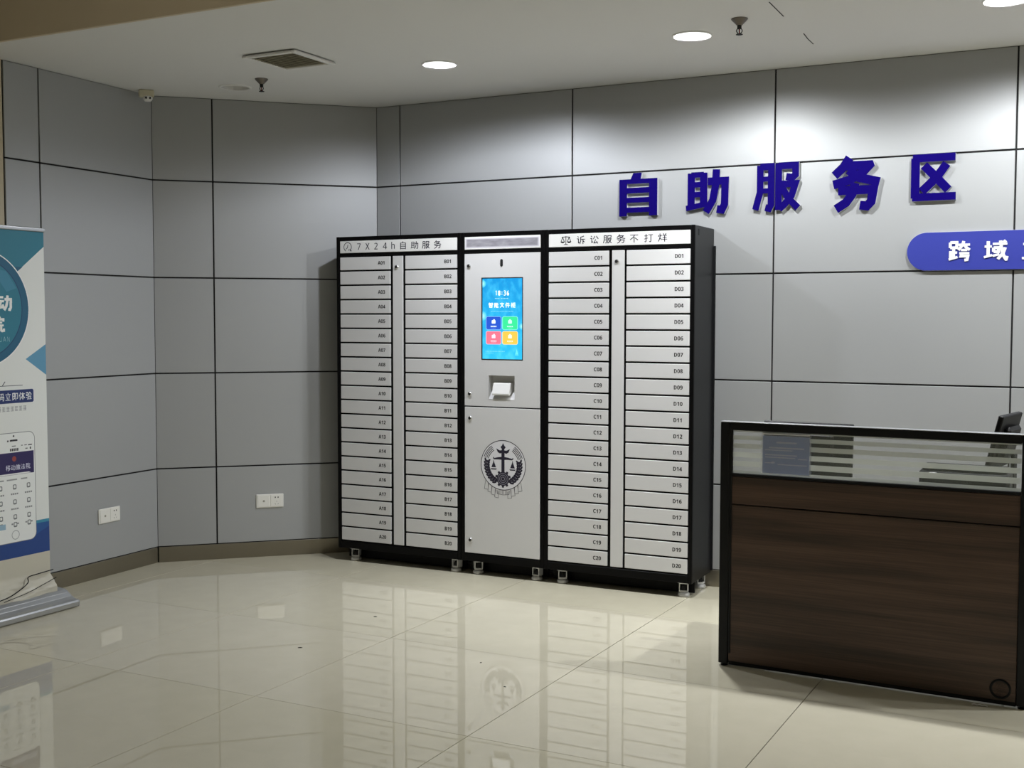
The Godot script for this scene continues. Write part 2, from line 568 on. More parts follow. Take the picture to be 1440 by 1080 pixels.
func shell() -> void:
	var rows := [0.0985, 0.594, 1.1949, 1.7945, 2.3985, CEIL]
	var back := Vector3(0, 0, BACK_Z)
	panelled("wall_back", back, 0.0, [CORNER_X, -4.2276, -3.0013, -1.7723, -0.5385, 0.695, 1.93, 3.16, 4.4], rows, CORNER_X - 0.05, 4.4)
	skirting("baseboard_back", back, 0.0, CORNER_X + 0.004, 4.4)
	var corner := Vector3(CORNER_X - MID_LEN * cos(MID_TURN), 0, BACK_Z + MID_LEN * sin(MID_TURN))
	panelled("wall_middle", corner, MID_TURN, [0.0, MID_LEN - 1.0444, MID_LEN], rows, -0.04, MID_LEN + 0.04)
	skirting("baseboard_middle", corner, MID_TURN, 0.004, MID_LEN - 0.004)
	var left := corner - Vector3(cos(LEFT_TURN), 0, -sin(LEFT_TURN)) * 1.127
	panelled("wall_left", left, LEFT_TURN, [0.0, 0.237, 1.127], rows, 0.0, 1.127 + 0.04)
	skirting("baseboard_left", left, LEFT_TURN, 0.0, 1.127 - 0.004)
	# the beige hall beyond
	struct("wall_hall", box_mesh(Vector3(0.15, 3.5, 9.4), 0.002), M.beige, Vector3(left.x - 0.080, 1.75, left.z + 0.006 + 4.7))
	struct("wall_right", box_mesh(Vector3(0.15, 3.5, 11.6), 0.002), M.beige, Vector3(4.47, 1.75, -0.85))
	struct("wall_front", box_mesh(Vector3(10.2, 3.5, 0.15), 0.002), M.beige, Vector3(-0.5, 1.75, 5.0))
	# dropped ceiling over the wall zone, with round holes for the downlights, and the higher hall ceiling
	var c := CSGCombiner3D.new()
	c.name = "ceiling"
	c.set_meta("kind", "structure")
	add_child(c)
	var slab := CSGBox3D.new()
	slab.name = "slab"
	slab.size = Vector3(10.4, 0.12, 2.75)
	slab.position = Vector3(-0.55, CEIL + 0.06, -4.147 - 1.375)
	slab.material = M.ceil
	c.add_child(slab)
	for x in LAMPS:
		var hole := CSGCylinder3D.new()
		hole.name = "hole"
		hole.operation = CSGShape3D.OPERATION_SUBTRACTION
		hole.radius = 0.0815
		hole.height = 0.16
		hole.sides = 40
		hole.position = Vector3(x, CEIL, LAMP_Z)
		hole.material = M.ceil
		c.add_child(hole, true)
	struct("ceiling_hall", box_mesh(Vector3(10.4, 0.1, 9.3), 0.002), M.ceil, Vector3(-0.55, 3.5, 0.5))
	struct("trim_1", box_mesh(Vector3(10.2, 0.62, 0.02), 0.003), M.beige, Vector3(-0.5, CEIL + 0.305, -4.137))
	# floor of metre tiles
	var st := begin()
	box(st, Vector3(-0.5, -0.06, -0.75), Vector3(10.4, 0.112, 11.9), 0.002)
	var floor_ := struct("floor", st.commit(), M.grout)
	var tile := box_mesh(Vector3(0.9962, 0.012, 0.9978), 0.0004)
	var k := 0
	for i in range(-3, 8):
		for j in range(-4, 10):
			var cx := -3.136 + i + 0.5
			var cz := -3.753 + j + 0.5
			if cz < -6.9 or cx < -6.0 or cx > 4.6 or cz > 4.9:
				continue
			k += 1
			put("tile", tile, [M.tile, M.tile2, M.tile3][(k * 7 + j) % 3], floor_, Vector3(cx, -0.006, cz))
	# two hair cracks in the plaster of the ceiling
	for s in [[Vector3(-1.431, 0, -5.16), Vector3(-1.435, 0, -5.30), Vector3(-1.439, 0, -5.435)], [Vector3(-1.437, 0, -5.797), Vector3(-1.446, 0, -5.92), Vector3(-1.448, 0, -6.045)]]:
		var cs := begin()
		for q in 2:
			var a: Vector3 = s[q]
			var b: Vector3 = s[q + 1]
			var d := Vector3((b - a).z, 0, -(b - a).x).normalized() * 0.003
			quad(cs, a - d, a + d, b + d, b - d, Vector3.DOWN)
		put("crack", cs.commit(), M.black_flat, c, Vector3(0, CEIL - 0.0006, 0))

func ceiling_fittings() -> void:
	var names := ["unlit recessed downlight, leftmost in the row, above the angled wall", "lit recessed downlight above the left locker cabinet", "lit recessed downlight above the first raised blue wall character", "lit recessed downlight at the right, above the blue pill-shaped sign", "lit recessed downlight to the right of the sign", "lit recessed downlight at the far right end of the row"]
	var ring := lathe_mesh([Vector2(0.081, 0.004), Vector2(0.081, -0.002), Vector2(0.090, -0.006), Vector2(0.097, -0.003), Vector2(0.098, 0.0)], 48)
	var can := lathe_mesh([Vector2(0.081, 0.002), Vector2(0.079, 0.02), Vector2(0.07, 0.045), Vector2(0.0, 0.045)], 48)
	var can_out := lathe_mesh([Vector2(0.0, 0.0), Vector2(0.052, 0.0), Vector2(0.056, 0.004), Vector2(0.056, 0.012), Vector2(0.0, 0.012)], 40)
	var glow := mat(rgb8(250, 250, 248), 0.4)
	glow.emission_enabled = true
	glow.emission = Color(0.97, 0.99, 1.0)
	glow.emission_energy_multiplier = 7.0
	var dark := mat(rgb8(118, 114, 100), 0.5)
	for k in LAMPS.size():
		var lit := k > 0
		var t := thing("recessed_downlight", names[k], "downlight", Vector3(LAMPS[k], CEIL, LAMP_Z), 0.0, "downlights in one row along the wall")
		put("trim_ring", ring, M.ceil, t)
		put("reflector", can, M.white, t)
		put("lamp_lens", can_out, glow if lit else dark, t, Vector3(0, 0.030 if lit else 0.028, 0))
		if lit:
			var l := SpotLight3D.new()
			l.name = "lamp_light"
			l.light_color = Color(0.95, 0.965, 1.0) if k == 1 else Color(0.98, 0.99, 1.0)
			l.light_energy = 2.4 if k == 1 else 3.2
			l.light_size = 0.045
			l.spot_range = 15.0
			l.spot_angle = 84.5
			l.spot_angle_attenuation = 0.4
			l.spot_attenuation = 2.0
			l.shadow_enabled = true
			l.rotation.x = -PI / 2
			l.position = Vector3(0, 0.0265, 0)
			t.add_child(l)
			# the narrower beam of the reflector
			var b: SpotLight3D = l.duplicate()
			b.name = "beam_light"
			b.light_energy = l.light_energy * 0.9
			b.spot_angle = 42.0
			b.spot_angle_attenuation = 1.0
			t.add_child(b)
	# a few weak fittings far back in the hall
	for q in [Vector3(-3.6, 3.45, -3.0), Vector3(1.6, 3.45, 0.6)]:
		var t := thing("ceiling_lamp", "round frosted ceiling lamp in the hall behind the viewer, %s of two" % ["left", "right"][int(q.x > 0)], "ceiling lamp", q, 0.0, "hall ceiling lamps")
		put("lamp_base", lathe_mesh([Vector2(0.0, 0.0), Vector2(0.2, 0.0), Vector2(0.2, -0.03), Vector2(0.0, -0.03)], 40), M.white, t)
		var g2 := mat(rgb8(250, 245, 235), 0.5)
		g2.emission_enabled = true
		g2.emission = Color(1.0, 0.95, 0.87)
		g2.emission_energy_multiplier = 0.4
		put("lamp_cover", lathe_mesh([Vector2(0.19, -0.03), Vector2(0.17, -0.06), Vector2(0.0, -0.075)], 40), g2, t)
		var l2 := OmniLight3D.new()
		l2.name = "hall_light"
		l2.light_color = Color(1.0, 0.95, 0.87)
		l2.light_energy = 0.06
		l2.light_size = 0.15
		l2.omni_range = 20.0
		l2.omni_attenuation = 2.0
		l2.shadow_enabled = true
		l2.position = Vector3(0, -0.2, 0)
		t.add_child(l2)
	# square ceiling vent
	var v := thing("ceiling_vent", "square white ceiling vent with dark louvres", "vent", Vector3(-3.99, CEIL, -5.106))
	var st := begin()
	for s in [[Vector3(0.158, 0, 0), Vector3(0.03, 0.014, 0.355)], [Vector3(-0.158, 0, 0), Vector3(0.03, 0.014, 0.355)], [Vector3(0, 0, 0.164), Vector3(0.286, 0.014, 0.027)], [Vector3(0, 0, -0.164), Vector3(0.286, 0.014, 0.027)]]:
		box(st, Vector3(s[0].x, -0.012, s[0].z), s[1], 0.004)
	put("frame", st.commit(), M.ceil, v)
	put("collar", box_mesh(Vector3(0.29, 0.006, 0.305), 0.001), M.black_flat, v, Vector3(0, -0.003, 0))
	var slat_m := mat(rgb8(196, 190, 170), 0.6)
	for k in 13:
		var s2 := put("slat", box_mesh(Vector3(0.285, 0.0025, 0.0235), 0.0006), slat_m, v, Vector3(0, -0.011, -0.143 + k * 0.0238))
		s2.rotation.x = 0.32
	# sprinklers
	var names2 := ["small sprinkler head on the ceiling beside the unlit downlight", "small sprinkler head on the ceiling right of the downlight above the first wall character"]
	var at := [Vector3(-4.474, CEIL, -5.47), Vector3(-1.63, CEIL, -5.385)]
	for k in 2:
		var t := thing("sprinkler", names2[k], "sprinkler", at[k], 0.4 * k, "ceiling sprinklers")
		put("escutcheon", lathe_mesh([Vector2(0.038, 0.0), Vector2(0.038, -0.003), Vector2(0.032, -0.010), Vector2(0.02, -0.022), Vector2(0.013, -0.03), Vector2(0.0, -0.03)], 32), M.brass, t)
		put("body", lathe_mesh([Vector2(0.010, -0.028), Vector2(0.010, -0.044), Vector2(0.007, -0.047), Vector2(0.0, -0.047)], 20), M.black_flat, t)
		var a := begin()
		for sx in [-1.0, 1.0]:
			tube(a, spline([Vector3(sx * 0.008, -0.044, 0), Vector3(sx * 0.013, -0.056, 0), Vector3(sx * 0.003, -0.070, 0)], 5), 0.0022, 8)
		put("arms", a.commit(), M.black_flat, t)
		put("bulb", lathe_mesh([Vector2(0.0, -0.046), Vector2(0.003, -0.049), Vector2(0.003, -0.066), Vector2(0.0, -0.069)], 12), mat(rgb8(120, 20, 16), 0.2), t)
		put("deflector", lathe_mesh([Vector2(0.0, -0.069), Vector2(0.015, -0.070), Vector2(0.016, -0.0725), Vector2(0.0, -0.0735)], 20), M.black_flat, t)
	# corner box
	var b := thing("ceiling_detector", "small off-white box with two dark holes at the ceiling corner", "detector", Vector3(-5.315, CEIL, -5.42), 0.85)
	var ivory := mat(rgb8(206, 200, 176), 0.6)
	put("housing", box_mesh(Vector3(0.088, 0.042, 0.06), 0.006, Vector3(0, -0.021, 0)), ivory, b)
	var head := put("head", lathe_mesh([Vector2(0.028, 0.012), Vector2(0.028, -0.004), Vector2(0.02, -0.016), Vector2(0.0, -0.02)], 28), M.white, b, Vector3(0.008, -0.05, 0.004))
	for sx in [-0.011, 0.011]:
		var h := put("hole", lathe_mesh([Vector2(0.0, 0.001), Vector2(0.0065, 0.001), Vector2(0.0065, -0.003), Vector2(0.0, -0.003)], 16), M.black_flat, head, Vector3(sx, 0.0, 0.0262))
		h.rotation.x = PI / 2

# ---------------------------------------------------------------- cabinets
const CT := 2.0516
const HDT := 2.0242
const HDB := 1.9500
const DT := 1.9283
const DB := 0.1313

func cabinet_root(called: String, label: String, x0: float, x1: float, depth: float, group: String, hollow := 0.0) -> Node3D:
	# local axes: x along the front, y up, z towards the room, front plane at z = 0; base in the middle of the front
	var t := thing(called, label, "cabinet", cab_point((x0 + x1) / 2, 0, 0), CAB_TURN, group)
	var w := x1 - x0
	var st := begin()
	var y0 := 0.082
	if hollow > 0.0:
		# room behind the doors for the ticket slot: back block and four walls
		box(st, Vector3(0, (CT + y0) / 2, -depth / 2 - hollow / 2 - 0.003), Vector3(w - 0.001, CT - y0, depth - hollow - 0.006), 0.003)
		for sx in [-1.0, 1.0]:
			box(st, Vector3(sx * (w / 2 - 0.008), (CT + y0) / 2, -hollow / 2 - 0.007), Vector3(0.015, CT - y0, hollow), 0.002)
		box(st, Vector3(0, CT - 0.008, -hollow / 2 - 0.007), Vector3(w - 0.032, 0.015, hollow), 0.002)
		box(st, Vector3(0, y0 + 0.008, -hollow / 2 - 0.007), Vector3(w - 0.032, 0.015, hollow), 0.002)
		box(st, Vector3(0, 1.0182, -0.016), Vector3(w - 0.034, 0.03, 0.012), 0.002)
		box(st, Vector3(0, (HDB + DT) / 2, -0.02), Vector3(w - 0.034, 0.06, 0.012), 0.002)
	else:
		box(st, Vector3(0, (CT + y0) / 2, -depth / 2 - 0.006), Vector3(w - 0.001, CT - y0, depth - 0.006), 0.003)
	put("carcass", st.commit(), M.black, t)
	# a skirt behind the front castors
	put("skirt", box_mesh(Vector3(w - 0.03, 0.074, 0.012), 0.002, Vector3(0, 0.047, -0.105)), M.frame, t)
	# the frame that stands proud of the carcass: kept a hair behind the doors
	st = begin()
	for sx in [-1.0, 1.0]:
		box(st, Vector3(sx * (w / 2 - 0.0115), (CT + y0) / 2, -0.004), Vector3(0.022, CT - y0, 0.010), 0.0015)
	box(st, Vector3(0, (CT + HDT) / 2 + 0.001, -0.004), Vector3(w - 0.046, CT - HDT - 0.003, 0.010), 0.0015)
	box(st, Vector3(0, (DB + y0) / 2 - 0.002, -0.004), Vector3(w - 0.046, DB - y0 - 0.006, 0.010), 0.0015)
	box(st, Vector3(0, (HDB + DT) / 2, -0.004), Vector3(w - 0.046, HDB - DT - 0.006, 0.010), 0.0015)
	if hollow == 0.0:
		box(st, Vector3(0, (CT + y0) / 2, -0.0085), Vector3(w - 0.03, CT - y0 - 0.01, 0.0025), 0.0005)
	put("front_frame", st.commit(), M.frame, t)
	return t

func castor(t: Node3D, x: float, z: float, turn: float) -> void:
	var c := begin()
	box(c, Vector3(0, 0.078, 0), Vector3(0.062, 0.006, 0.055), 0.001)
	# open box housing
	box(c, Vector3(-0.0225, 0.050, 0), Vector3(0.005, 0.050, 0.042), 0.001)
	box(c, Vector3(0.0225, 0.050, 0), Vector3(0.005, 0.050, 0.042), 0.001)
	box(c, Vector3(0, 0.072, 0), Vector3(0.050, 0.006, 0.042), 0.001)
	box(c, Vector3(0, 0.0285, 0.012), Vector3(0.050, 0.008, 0.016), 0.001)
	var o := put("castor", c.commit(), M.zinc, t, Vector3(x, 0, z))
	o.rotation.y = turn
	put("wheel", lathe_mesh([Vector2(0.0, -0.013), Vector2(0.019, -0.013), Vector2(0.022, -0.009), Vector2(0.022, 0.009), Vector2(0.019, 0.013), Vector2(0.0, 0.013)], 28, Basis(Vector3.BACK, PI / 2)), M.rubber, o, Vector3(0, 0.042, -0.004))
	put("levelling_pad", lathe_mesh([Vector2(0.0, 0.025), Vector2(0.018, 0.024), Vector2(0.031, 0.018), Vector2(0.034, 0.010), Vector2(0.033, 0.002), Vector2(0.030, 0.0), Vector2(0.0, 0.0)], 28), M.zinc, o, Vector3(0, 0.0, 0.006))

func lock(parent: Node3D, x: float, y: float, z: float) -> void:
	var o := put("lock", lathe_mesh([Vector2(0.0125, -0.002), Vector2(0.0125, 0.004), Vector2(0.010, 0.007), Vector2(0.0, 0.007)], 24, Basis(Vector3.RIGHT, PI / 2)), M.chrome, parent, Vector3(x, y, z))
	put("keyhole", box_mesh(Vector3(0.004, 0.013, 0.002), 0.0004), M.black_flat, o, Vector3(0, 0, 0.0072))
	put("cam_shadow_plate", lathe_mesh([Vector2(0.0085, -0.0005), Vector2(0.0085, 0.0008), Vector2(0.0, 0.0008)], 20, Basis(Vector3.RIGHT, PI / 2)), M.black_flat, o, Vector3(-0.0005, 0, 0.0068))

func header(t: Node3D, x0: float, x1: float, cx: float) -> MeshInstance3D:
	return put("header_panel", box_mesh(Vector3(x1 - x0, HDT - HDB, 0.010), 0.0015), M.white, t, Vector3((x0 + x1) / 2 - cx, (HDT + HDB) / 2, -0.003))

func header_text(h: MeshInstance3D, items: Array, mid: float) -> void:
	for q in items:
		var ch: String = q[0]
		var x: float = q[1]
		var m: MeshInstance3D
		if ch in "7X24h":
			m = put("printed_character", text_mesh(ch, 0.040, 0.0004, true), M.ink_navy, h, Vector3(x - mid, 0.0, 0.0053))
		else:
			m = put("printed_character", ink(glyph(ch, 9.0, 0.054, 0.048, 0.85)), M.ink_navy, h, Vector3(x - mid, 0.0, 0.0051))

func door_column(t: Node3D, letter: String, x0: float, x1: float, cx: float) -> void:
	var pitch := (DT - DB) / 20.0
	var m := box_mesh(Vector3(x1 - x0, pitch - 0.0105, 0.012), 0.0016)
	for k in 20:
		var y := DT - pitch * (k + 0.5) + 0.0042 - 0.0042
		var d := put("locker_door", m, M.door, t, Vector3((x0 + x1) / 2 - cx, y, -0.004))
		d.set_meta("label", "white locker door numbered %s%02d" % [letter, k + 1])
		put("door_number", text_mesh("%s%02d" % [letter, k + 1], 0.0215), M.ink, d, Vector3((x1 - x0) / 2 - 0.062, 0.0, 0.0062))

func cabinets() -> void:
	var group := "locker cabinets either side of the screen cabinet"
	# ---- left cabinet, columns A and B
	var x0 := -4.4546
	var x1 := -3.5600
	var cx := (x0 + x1) / 2
	var t := cabinet_root("locker_cabinet", "black cabinet on castors with white numbered doors A01 to B20", x0, x1, 0.338, group)
	var h := header(t, -4.4255, -3.5855, cx)
	var mid := (-4.4255 - 3.5855) / 2
	header_text(h, [["7", -4.284], ["X", -4.220], ["2", -4.157], ["4", -4.092], ["h", -4.033], ["自", -3.961], ["助", -3.880], ["服", -3.800], ["务", -3.718]], mid)
	var ic := []
	for poly in Geometry2D.offset_polyline(ring_pts(Vector2.ZERO, 28.0, 28.0, 40, -0.9, 4.2), 2.0, Geometry2D.JOIN_MITER, Geometry2D.END_BUTT):
		ic.append(scaled(poly, 0.001))
	for seg in [[Vector2(2, 14), Vector2(-2, -4), Vector2(-14, -14)], [Vector2(8, -14), Vector2(8, -22)], [Vector2(16, -12), Vector2(20, -24), Vector2(30, -24)]]:
		for poly in Geometry2D.offset_polyline(PackedVector2Array(seg), 2.0, Geometry2D.JOIN_MITER, Geometry2D.END_BUTT):
			ic.append(scaled(poly, 0.001))
	put("printed_clock", ink(ic), M.ink_navy, h, Vector3(-4.368 - mid, 0.0, 0.0051))
	door_column(t, "A", -4.4255, -4.0562, cx)
	door_column(t, "B", -3.9467, -3.5855, cx)
	var s := put("centre_strip", box_mesh(Vector3(0.0715, DT - DB - 0.0085, 0.012), 0.0016), M.door, t, Vector3((-4.0367 - 3.9652) / 2 - cx, (DT + DB) / 2, -0.004))
	lock(s, -4.008 - (-4.0367 - 3.9652) / 2, 1.857 - (DT + DB) / 2, 0.006)
	for q in [[-4.357, -0.06, 0.25], [-3.62, -0.06, -0.3], [-4.36, -0.29, 0.8], [-3.63, -0.29, -0.4]]:
		castor(t, q[0] - cx, q[1], q[2])
	# ---- right cabinet, columns C and D
	x0 = -3.0065
	x1 = -2.1085
	cx = (x0 + x1) / 2
	t = cabinet_root("locker_cabinet", "black cabinet on castors with white numbered doors C01 to D20", x0, x1, 0.352, group)
	h = header(t, -2.9801, -2.1346, cx)
	mid = (-2.9801 - 2.1346) / 2
	header_text(h, [["诉", -2.780], ["讼", -2.698], ["服", -2.618], ["务", -2.537], ["不", -2.459], ["打", -2.375], ["烊", -2.293]], mid)
	ic = []
	for seg in [[Vector2(0, 24), Vector2(0, -22)], [Vector2(-26, 18), Vector2(0, 21), Vector2(26, 18)], [Vector2(-12, -23), Vector2(12, -23)], [Vector2(-20, 18), Vector2(-30, -6)], [Vector2(-20, 18), Vector2(-10, -6)], [Vector2(20, 18), Vector2(10, -6)], [Vector2(20, 18), Vector2(30, -6)]]:
		for poly in Geometry2D.offset_polyline(PackedVector2Array(seg), 1.9, Geometry2D.JOIN_MITER, Geometry2D.END_BUTT):
			ic.append(scaled(poly, 0.001))
	for sx in [-20.0, 20.0]:
		ic.append(scaled(ring_pts(Vector2(sx, -6), 13.0, 9.0, 14, PI, TAU), 0.001))
	put("printed_scales", ink(ic), M.ink, h, Vector3(-2.873 - mid, 0.0, 0.0051))
	door_column(t, "C", -2.9801, -2.6100, cx)
	door_column(t, "D", -2.5030, -2.1346, cx)
	s = put("centre_strip", box_mesh(Vector3(0.0735, DT - DB - 0.0085, 0.012), 0.0016), M.door, t, Vector3((-2.5905 - 2.5170) / 2 - cx, (DT + DB) / 2, -0.004))
	lock(s, -2.561 - (-2.5905 - 2.5170) / 2, 1.862 - (DT + DB) / 2, 0.006)
	var bp := put("back_panel", box_mesh(Vector3(0.4, 1.86, 0.016), 0.002), M.black, t, Vector3(x1 - cx - 0.188, 1.025, -0.352))
	put("side_slot", box_mesh(Vector3(0.003, 0.034, 0.018), 0.0008), M.black_flat, t, Vector3(x1 - cx, 2.016, -0.066))
	for q in [[-2.912, -0.06, 0.35], [-2.173, -0.06, 0.2], [-2.92, -0.30, -0.5], [-2.16, -0.30, 0.9]]:
		castor(t, q[0] - cx, q[1], q[2])
	# ---- screen cabinet in the middle
	x0 = -3.5590
	x1 = -3.0075
	cx = (x0 + x1) / 2
	t = cabinet_root("kiosk_cabinet", "black cabinet with white doors, touch screen, ticket slot and round emblem", x0, x1, 0.345, "", 0.065)
	t.remove_meta("group")
	kiosk(t, cx)
	for q in [[-3.474, -0.06, 0.7], [-3.075, -0.06, -0.2], [-3.48, -0.29, 0.1], [-3.08, -0.29, 0.5]]:
		castor(t, q[0] - cx, q[1], q[2])

func scaled(poly: PackedVector2Array, s: float, o := Vector2.ZERO) -> PackedVector2Array:
	var q := PackedVector2Array()
	for v in poly:
		q.append(v * s + o)
	return q

func plate_with_hole(w: float, h: float, d: float, holes: Array) -> ArrayMesh:
	# a plate with one or more rectangular openings (x0, x1, y0, y1), made of a grid of cells
	var xs := [-w / 2, w / 2]
	var ys := [-h / 2, h / 2]
	for q in holes:
		xs.append(q[0]); xs.append(q[1]); ys.append(q[2]); ys.append(q[3])
	xs.sort()
	ys.sort()
	var st := begin()
	var inside := func(x: float, y: float) -> bool:
		if absf(x) > w / 2 or absf(y) > h / 2:
			return false
		for q in holes:
			if x > q[0] and x < q[1] and y > q[2] and y < q[3]:
				return false
		return true
	for i in xs.size() - 1:
		for j in ys.size() - 1:
			var a: float = xs[i]
			var b: float = xs[i + 1]
			var c: float = ys[j]
			var e: float = ys[j + 1]
			if b - a < 1e-6 or e - c < 1e-6:
				continue
			var mx := (a + b) / 2
			var my := (c + e) / 2
			if not inside.call(mx, my):
				continue
			for z in [0.0, -d]:
				quad(st, Vector3(a, c, z), Vector3(b, c, z), Vector3(b, e, z), Vector3(a, e, z), Vector3.BACK if z == 0.0 else Vector3.FORWARD)
			if not inside.call(a - 1e-4, my):
				quad(st, Vector3(a, c, 0), Vector3(a, e, 0), Vector3(a, e, -d), Vector3(a, c, -d), Vector3.LEFT)
			if not inside.call(b + 1e-4, my):
				quad(st, Vector3(b, c, 0), Vector3(b, e, 0), Vector3(b, e, -d), Vector3(b, c, -d), Vector3.RIGHT)
			if not inside.call(mx, c - 1e-4):
				quad(st, Vector3(a, c, 0), Vector3(b, c, 0), Vector3(b, c, -d), Vector3(a, c, -d), Vector3.DOWN)
			if not inside.call(mx, e + 1e-4):
				quad(st, Vector3(a, e, 0), Vector3(b, e, 0), Vector3(b, e, -d), Vector3(a, e, -d), Vector3.UP)
	return st.commit()

func kiosk(t: Node3D, cx: float) -> void:
	var x0 := -3.5322
	var x1 := -3.0340
	var mx := (x0 + x1) / 2
	var w := x1 - x0
	# header: a pale plate with a wide, soft-edged grey-violet band of print that cannot be read
	var h := header(t, x0, x1, cx)
	var im := Image.create(256, 40, false, Image.FORMAT_RGB8)
	var n := FastNoiseLite.new()
	n.seed = 5
	n.frequency = 0.022
	for y in 40:
		for x in 256:
			var e := smoothstep(0.0, 7.0, minf(y, 39 - y) + 0.0) * smoothstep(0.0, 8.0, minf(x, 255 - x) + 0.0)
			var g := 0.5 + 0.5 * n.get_noise_2d(x, y * 2.2)
			im.set_pixel(x, y, rgb8(214, 212, 220).lerp(rgb8(124, 122, 130).lerp(rgb8(172, 171, 178), g), e))
	var band := mat(Color(1, 1, 1), 0.5)
	band.albedo_texture = textured(im)
	put("printed_band", picture_plate(w - 0.012, 0.056, 0.0004), band, h, Vector3(0, 0.0, 0.0055))
	# upper door, with openings for the screen and the ticket slot
	var split := 1.0182
	var uy := (DT + split) / 2
	var uh := DT - split - 0.007
	var sc := [-3.4191, -3.1443, 1.2970, 1.7833]
	var slot := [-3.3700, -3.1980, 1.0650, 1.2060]
	var holes := []
	for q in [sc, slot]:
		holes.append([q[0] - mx, q[1] - mx, q[2] - uy, q[3] - uy])
	var up := put("upper_door", plate_with_hole(w, uh, 0.012, holes), M.door, t, Vector3(mx - cx, uy, 0.002))
	# screen
	var fr := begin()
	var sw: float = sc[1] - sc[0]
	var sh: float = sc[3] - sc[2]
	for sx in [-1.0, 1.0]:
		box(fr, Vector3(sx * (sw / 2 - 0.003), 0, 0), Vector3(0.006, sh, 0.010), 0.001)
		box(fr, Vector3(0, sx * (sh / 2 - 0.003), 0), Vector3(sw - 0.012, 0.006, 0.010), 0.001)
	put("screen_bezel", fr.commit(), M.black_flat, up, Vector3((sc[0] + sc[1]) / 2 - mx, (sc[2] + sc[3]) / 2 - uy, -0.004))
	var sm := mat(Color(0.02, 0.02, 0.02), 0.2)
	sm.emission_enabled = true
	sm.emission_texture = screen_picture()
	sm.emission_operator = BaseMaterial3D.EMISSION_OP_MULTIPLY
	sm.emission = Color(1, 1, 1)
	sm.emission_energy_multiplier = 1.2
	put("screen", picture_plate(sw - 0.012, sh - 0.012, 0.004), sm, up, Vector3((sc[0] + sc[1]) / 2 - mx, (sc[2] + sc[3]) / 2 - uy, -0.003))
	var sl := AreaLight3D.new()
	sl.name = "screen_light"
	sl.area_size = Vector2(sw - 0.014, sh - 0.014)
	sl.light_color = Color(0.42, 0.78, 1.0)
	sl.light_energy = 0.02
	sl.shadow_enabled = true
	sl.rotation.y = PI
	sl.position = Vector3((sc[0] + sc[1]) / 2 - mx, (sc[2] + sc[3]) / 2 - uy, 0.004)
	sl.rotation.y = 0.0
	up.add_child(sl)
	# ticket slot: a pocket with sloping floor and a white snout
	var pw: float = slot[1] - slot[0]
	var ph: float = slot[3] - slot[2]
	var pk := begin()
	var e := pw / 2
	var f := ph / 2
	var d := 0.046
	quad(pk, Vector3(-e, -f, 0), Vector3(-e, f, 0), Vector3(-e, f, -d), Vector3(-e, -f + 0.055, -d), Vector3.RIGHT)
	quad(pk, Vector3(e, -f, 0), Vector3(e, f, 0), Vector3(e, f, -d), Vector3(e, -f + 0.055, -d), Vector3.LEFT)
	quad(pk, Vector3(-e, f, 0), Vector3(e, f, 0), Vector3(e, f, -d), Vector3(-e, f, -d), Vector3.DOWN)
	quad(pk, Vector3(-e, -f + 0.055, -d), Vector3(e, -f + 0.055, -d), Vector3(e, f, -d), Vector3(-e, f, -d), Vector3.BACK)
	quad(pk, Vector3(-e, -f, 0), Vector3(e, -f, 0), Vector3(e, -f + 0.055, -d), Vector3(-e, -f + 0.055, -d), Vector3(0, d, 0.055).normalized())
	var pocket := put("slot_pocket", pk.commit(), M.door, up, Vector3((slot[0] + slot[1]) / 2 - mx, (slot[2] + slot[3]) / 2 - uy, 0.0005))
	# snout: side profile extruded across
	var sn := PackedVector2Array([Vector2(-0.044, 0.030), Vector2(-0.014, 0.026), Vector2(-0.009, 0.022), Vector2(0.012, -0.036), Vector2(0.011, -0.044), Vector2(0.004, -0.046), Vector2(-0.044, -0.020)])
	var ss := begin()
	prism(ss, sn, -0.056, 0.056)
	var so := put("ticket_snout", ss.commit(), M.white, pocket, Vector3(0, 0, 0))
	so.rotation.y = -PI / 2
	so.position = Vector3(-0.002, 0.0, 0.0)
	# webcam window and locks
	var pill := begin()
	prism(pill, round_rect(Vector2.ZERO, 0.017, 0.044, 0.0084), -0.001, 0.0015)
	put("camera_window", pill.commit(), M.black_flat, up, Vector3(-3.285 - mx, 1.868 - uy, 0.0))
	lock(up, -3.503 - mx, 1.853 - uy, 0.0)
	lock(up, -3.497 - mx, 1.093 - uy, 0.0)
	# lower door with the emblem
	var ly := (split + DB) / 2
	var low := put("lower_door", box_mesh(Vector3(w, split - DB - 0.007, 0.012), 0.0016), M.door, t, Vector3(mx - cx, ly - 0.001, -0.004))
	lock(low, -3.495 - mx, 0.948 - ly, 0.006)
	lock(low, -3.493 - mx, 0.213 - ly, 0.006)
	emblem(low, Vector3(-3.2735 - mx, 0.676 - ly, 0.0061))

func arc_band(r: float, wd: float, a0: float, a1: float, n := 24) -> PackedVector2Array:
	var o := PackedVector2Array()
	for k in n:
		o.append(Vector2.from_angle(a0 + (a1 - a0) * k / (n - 1)) * (r + wd / 2))
	for k in n:
		o.append(Vector2.from_angle(a1 + (a0 - a1) * k / (n - 1)) * (r - wd / 2))
	return o

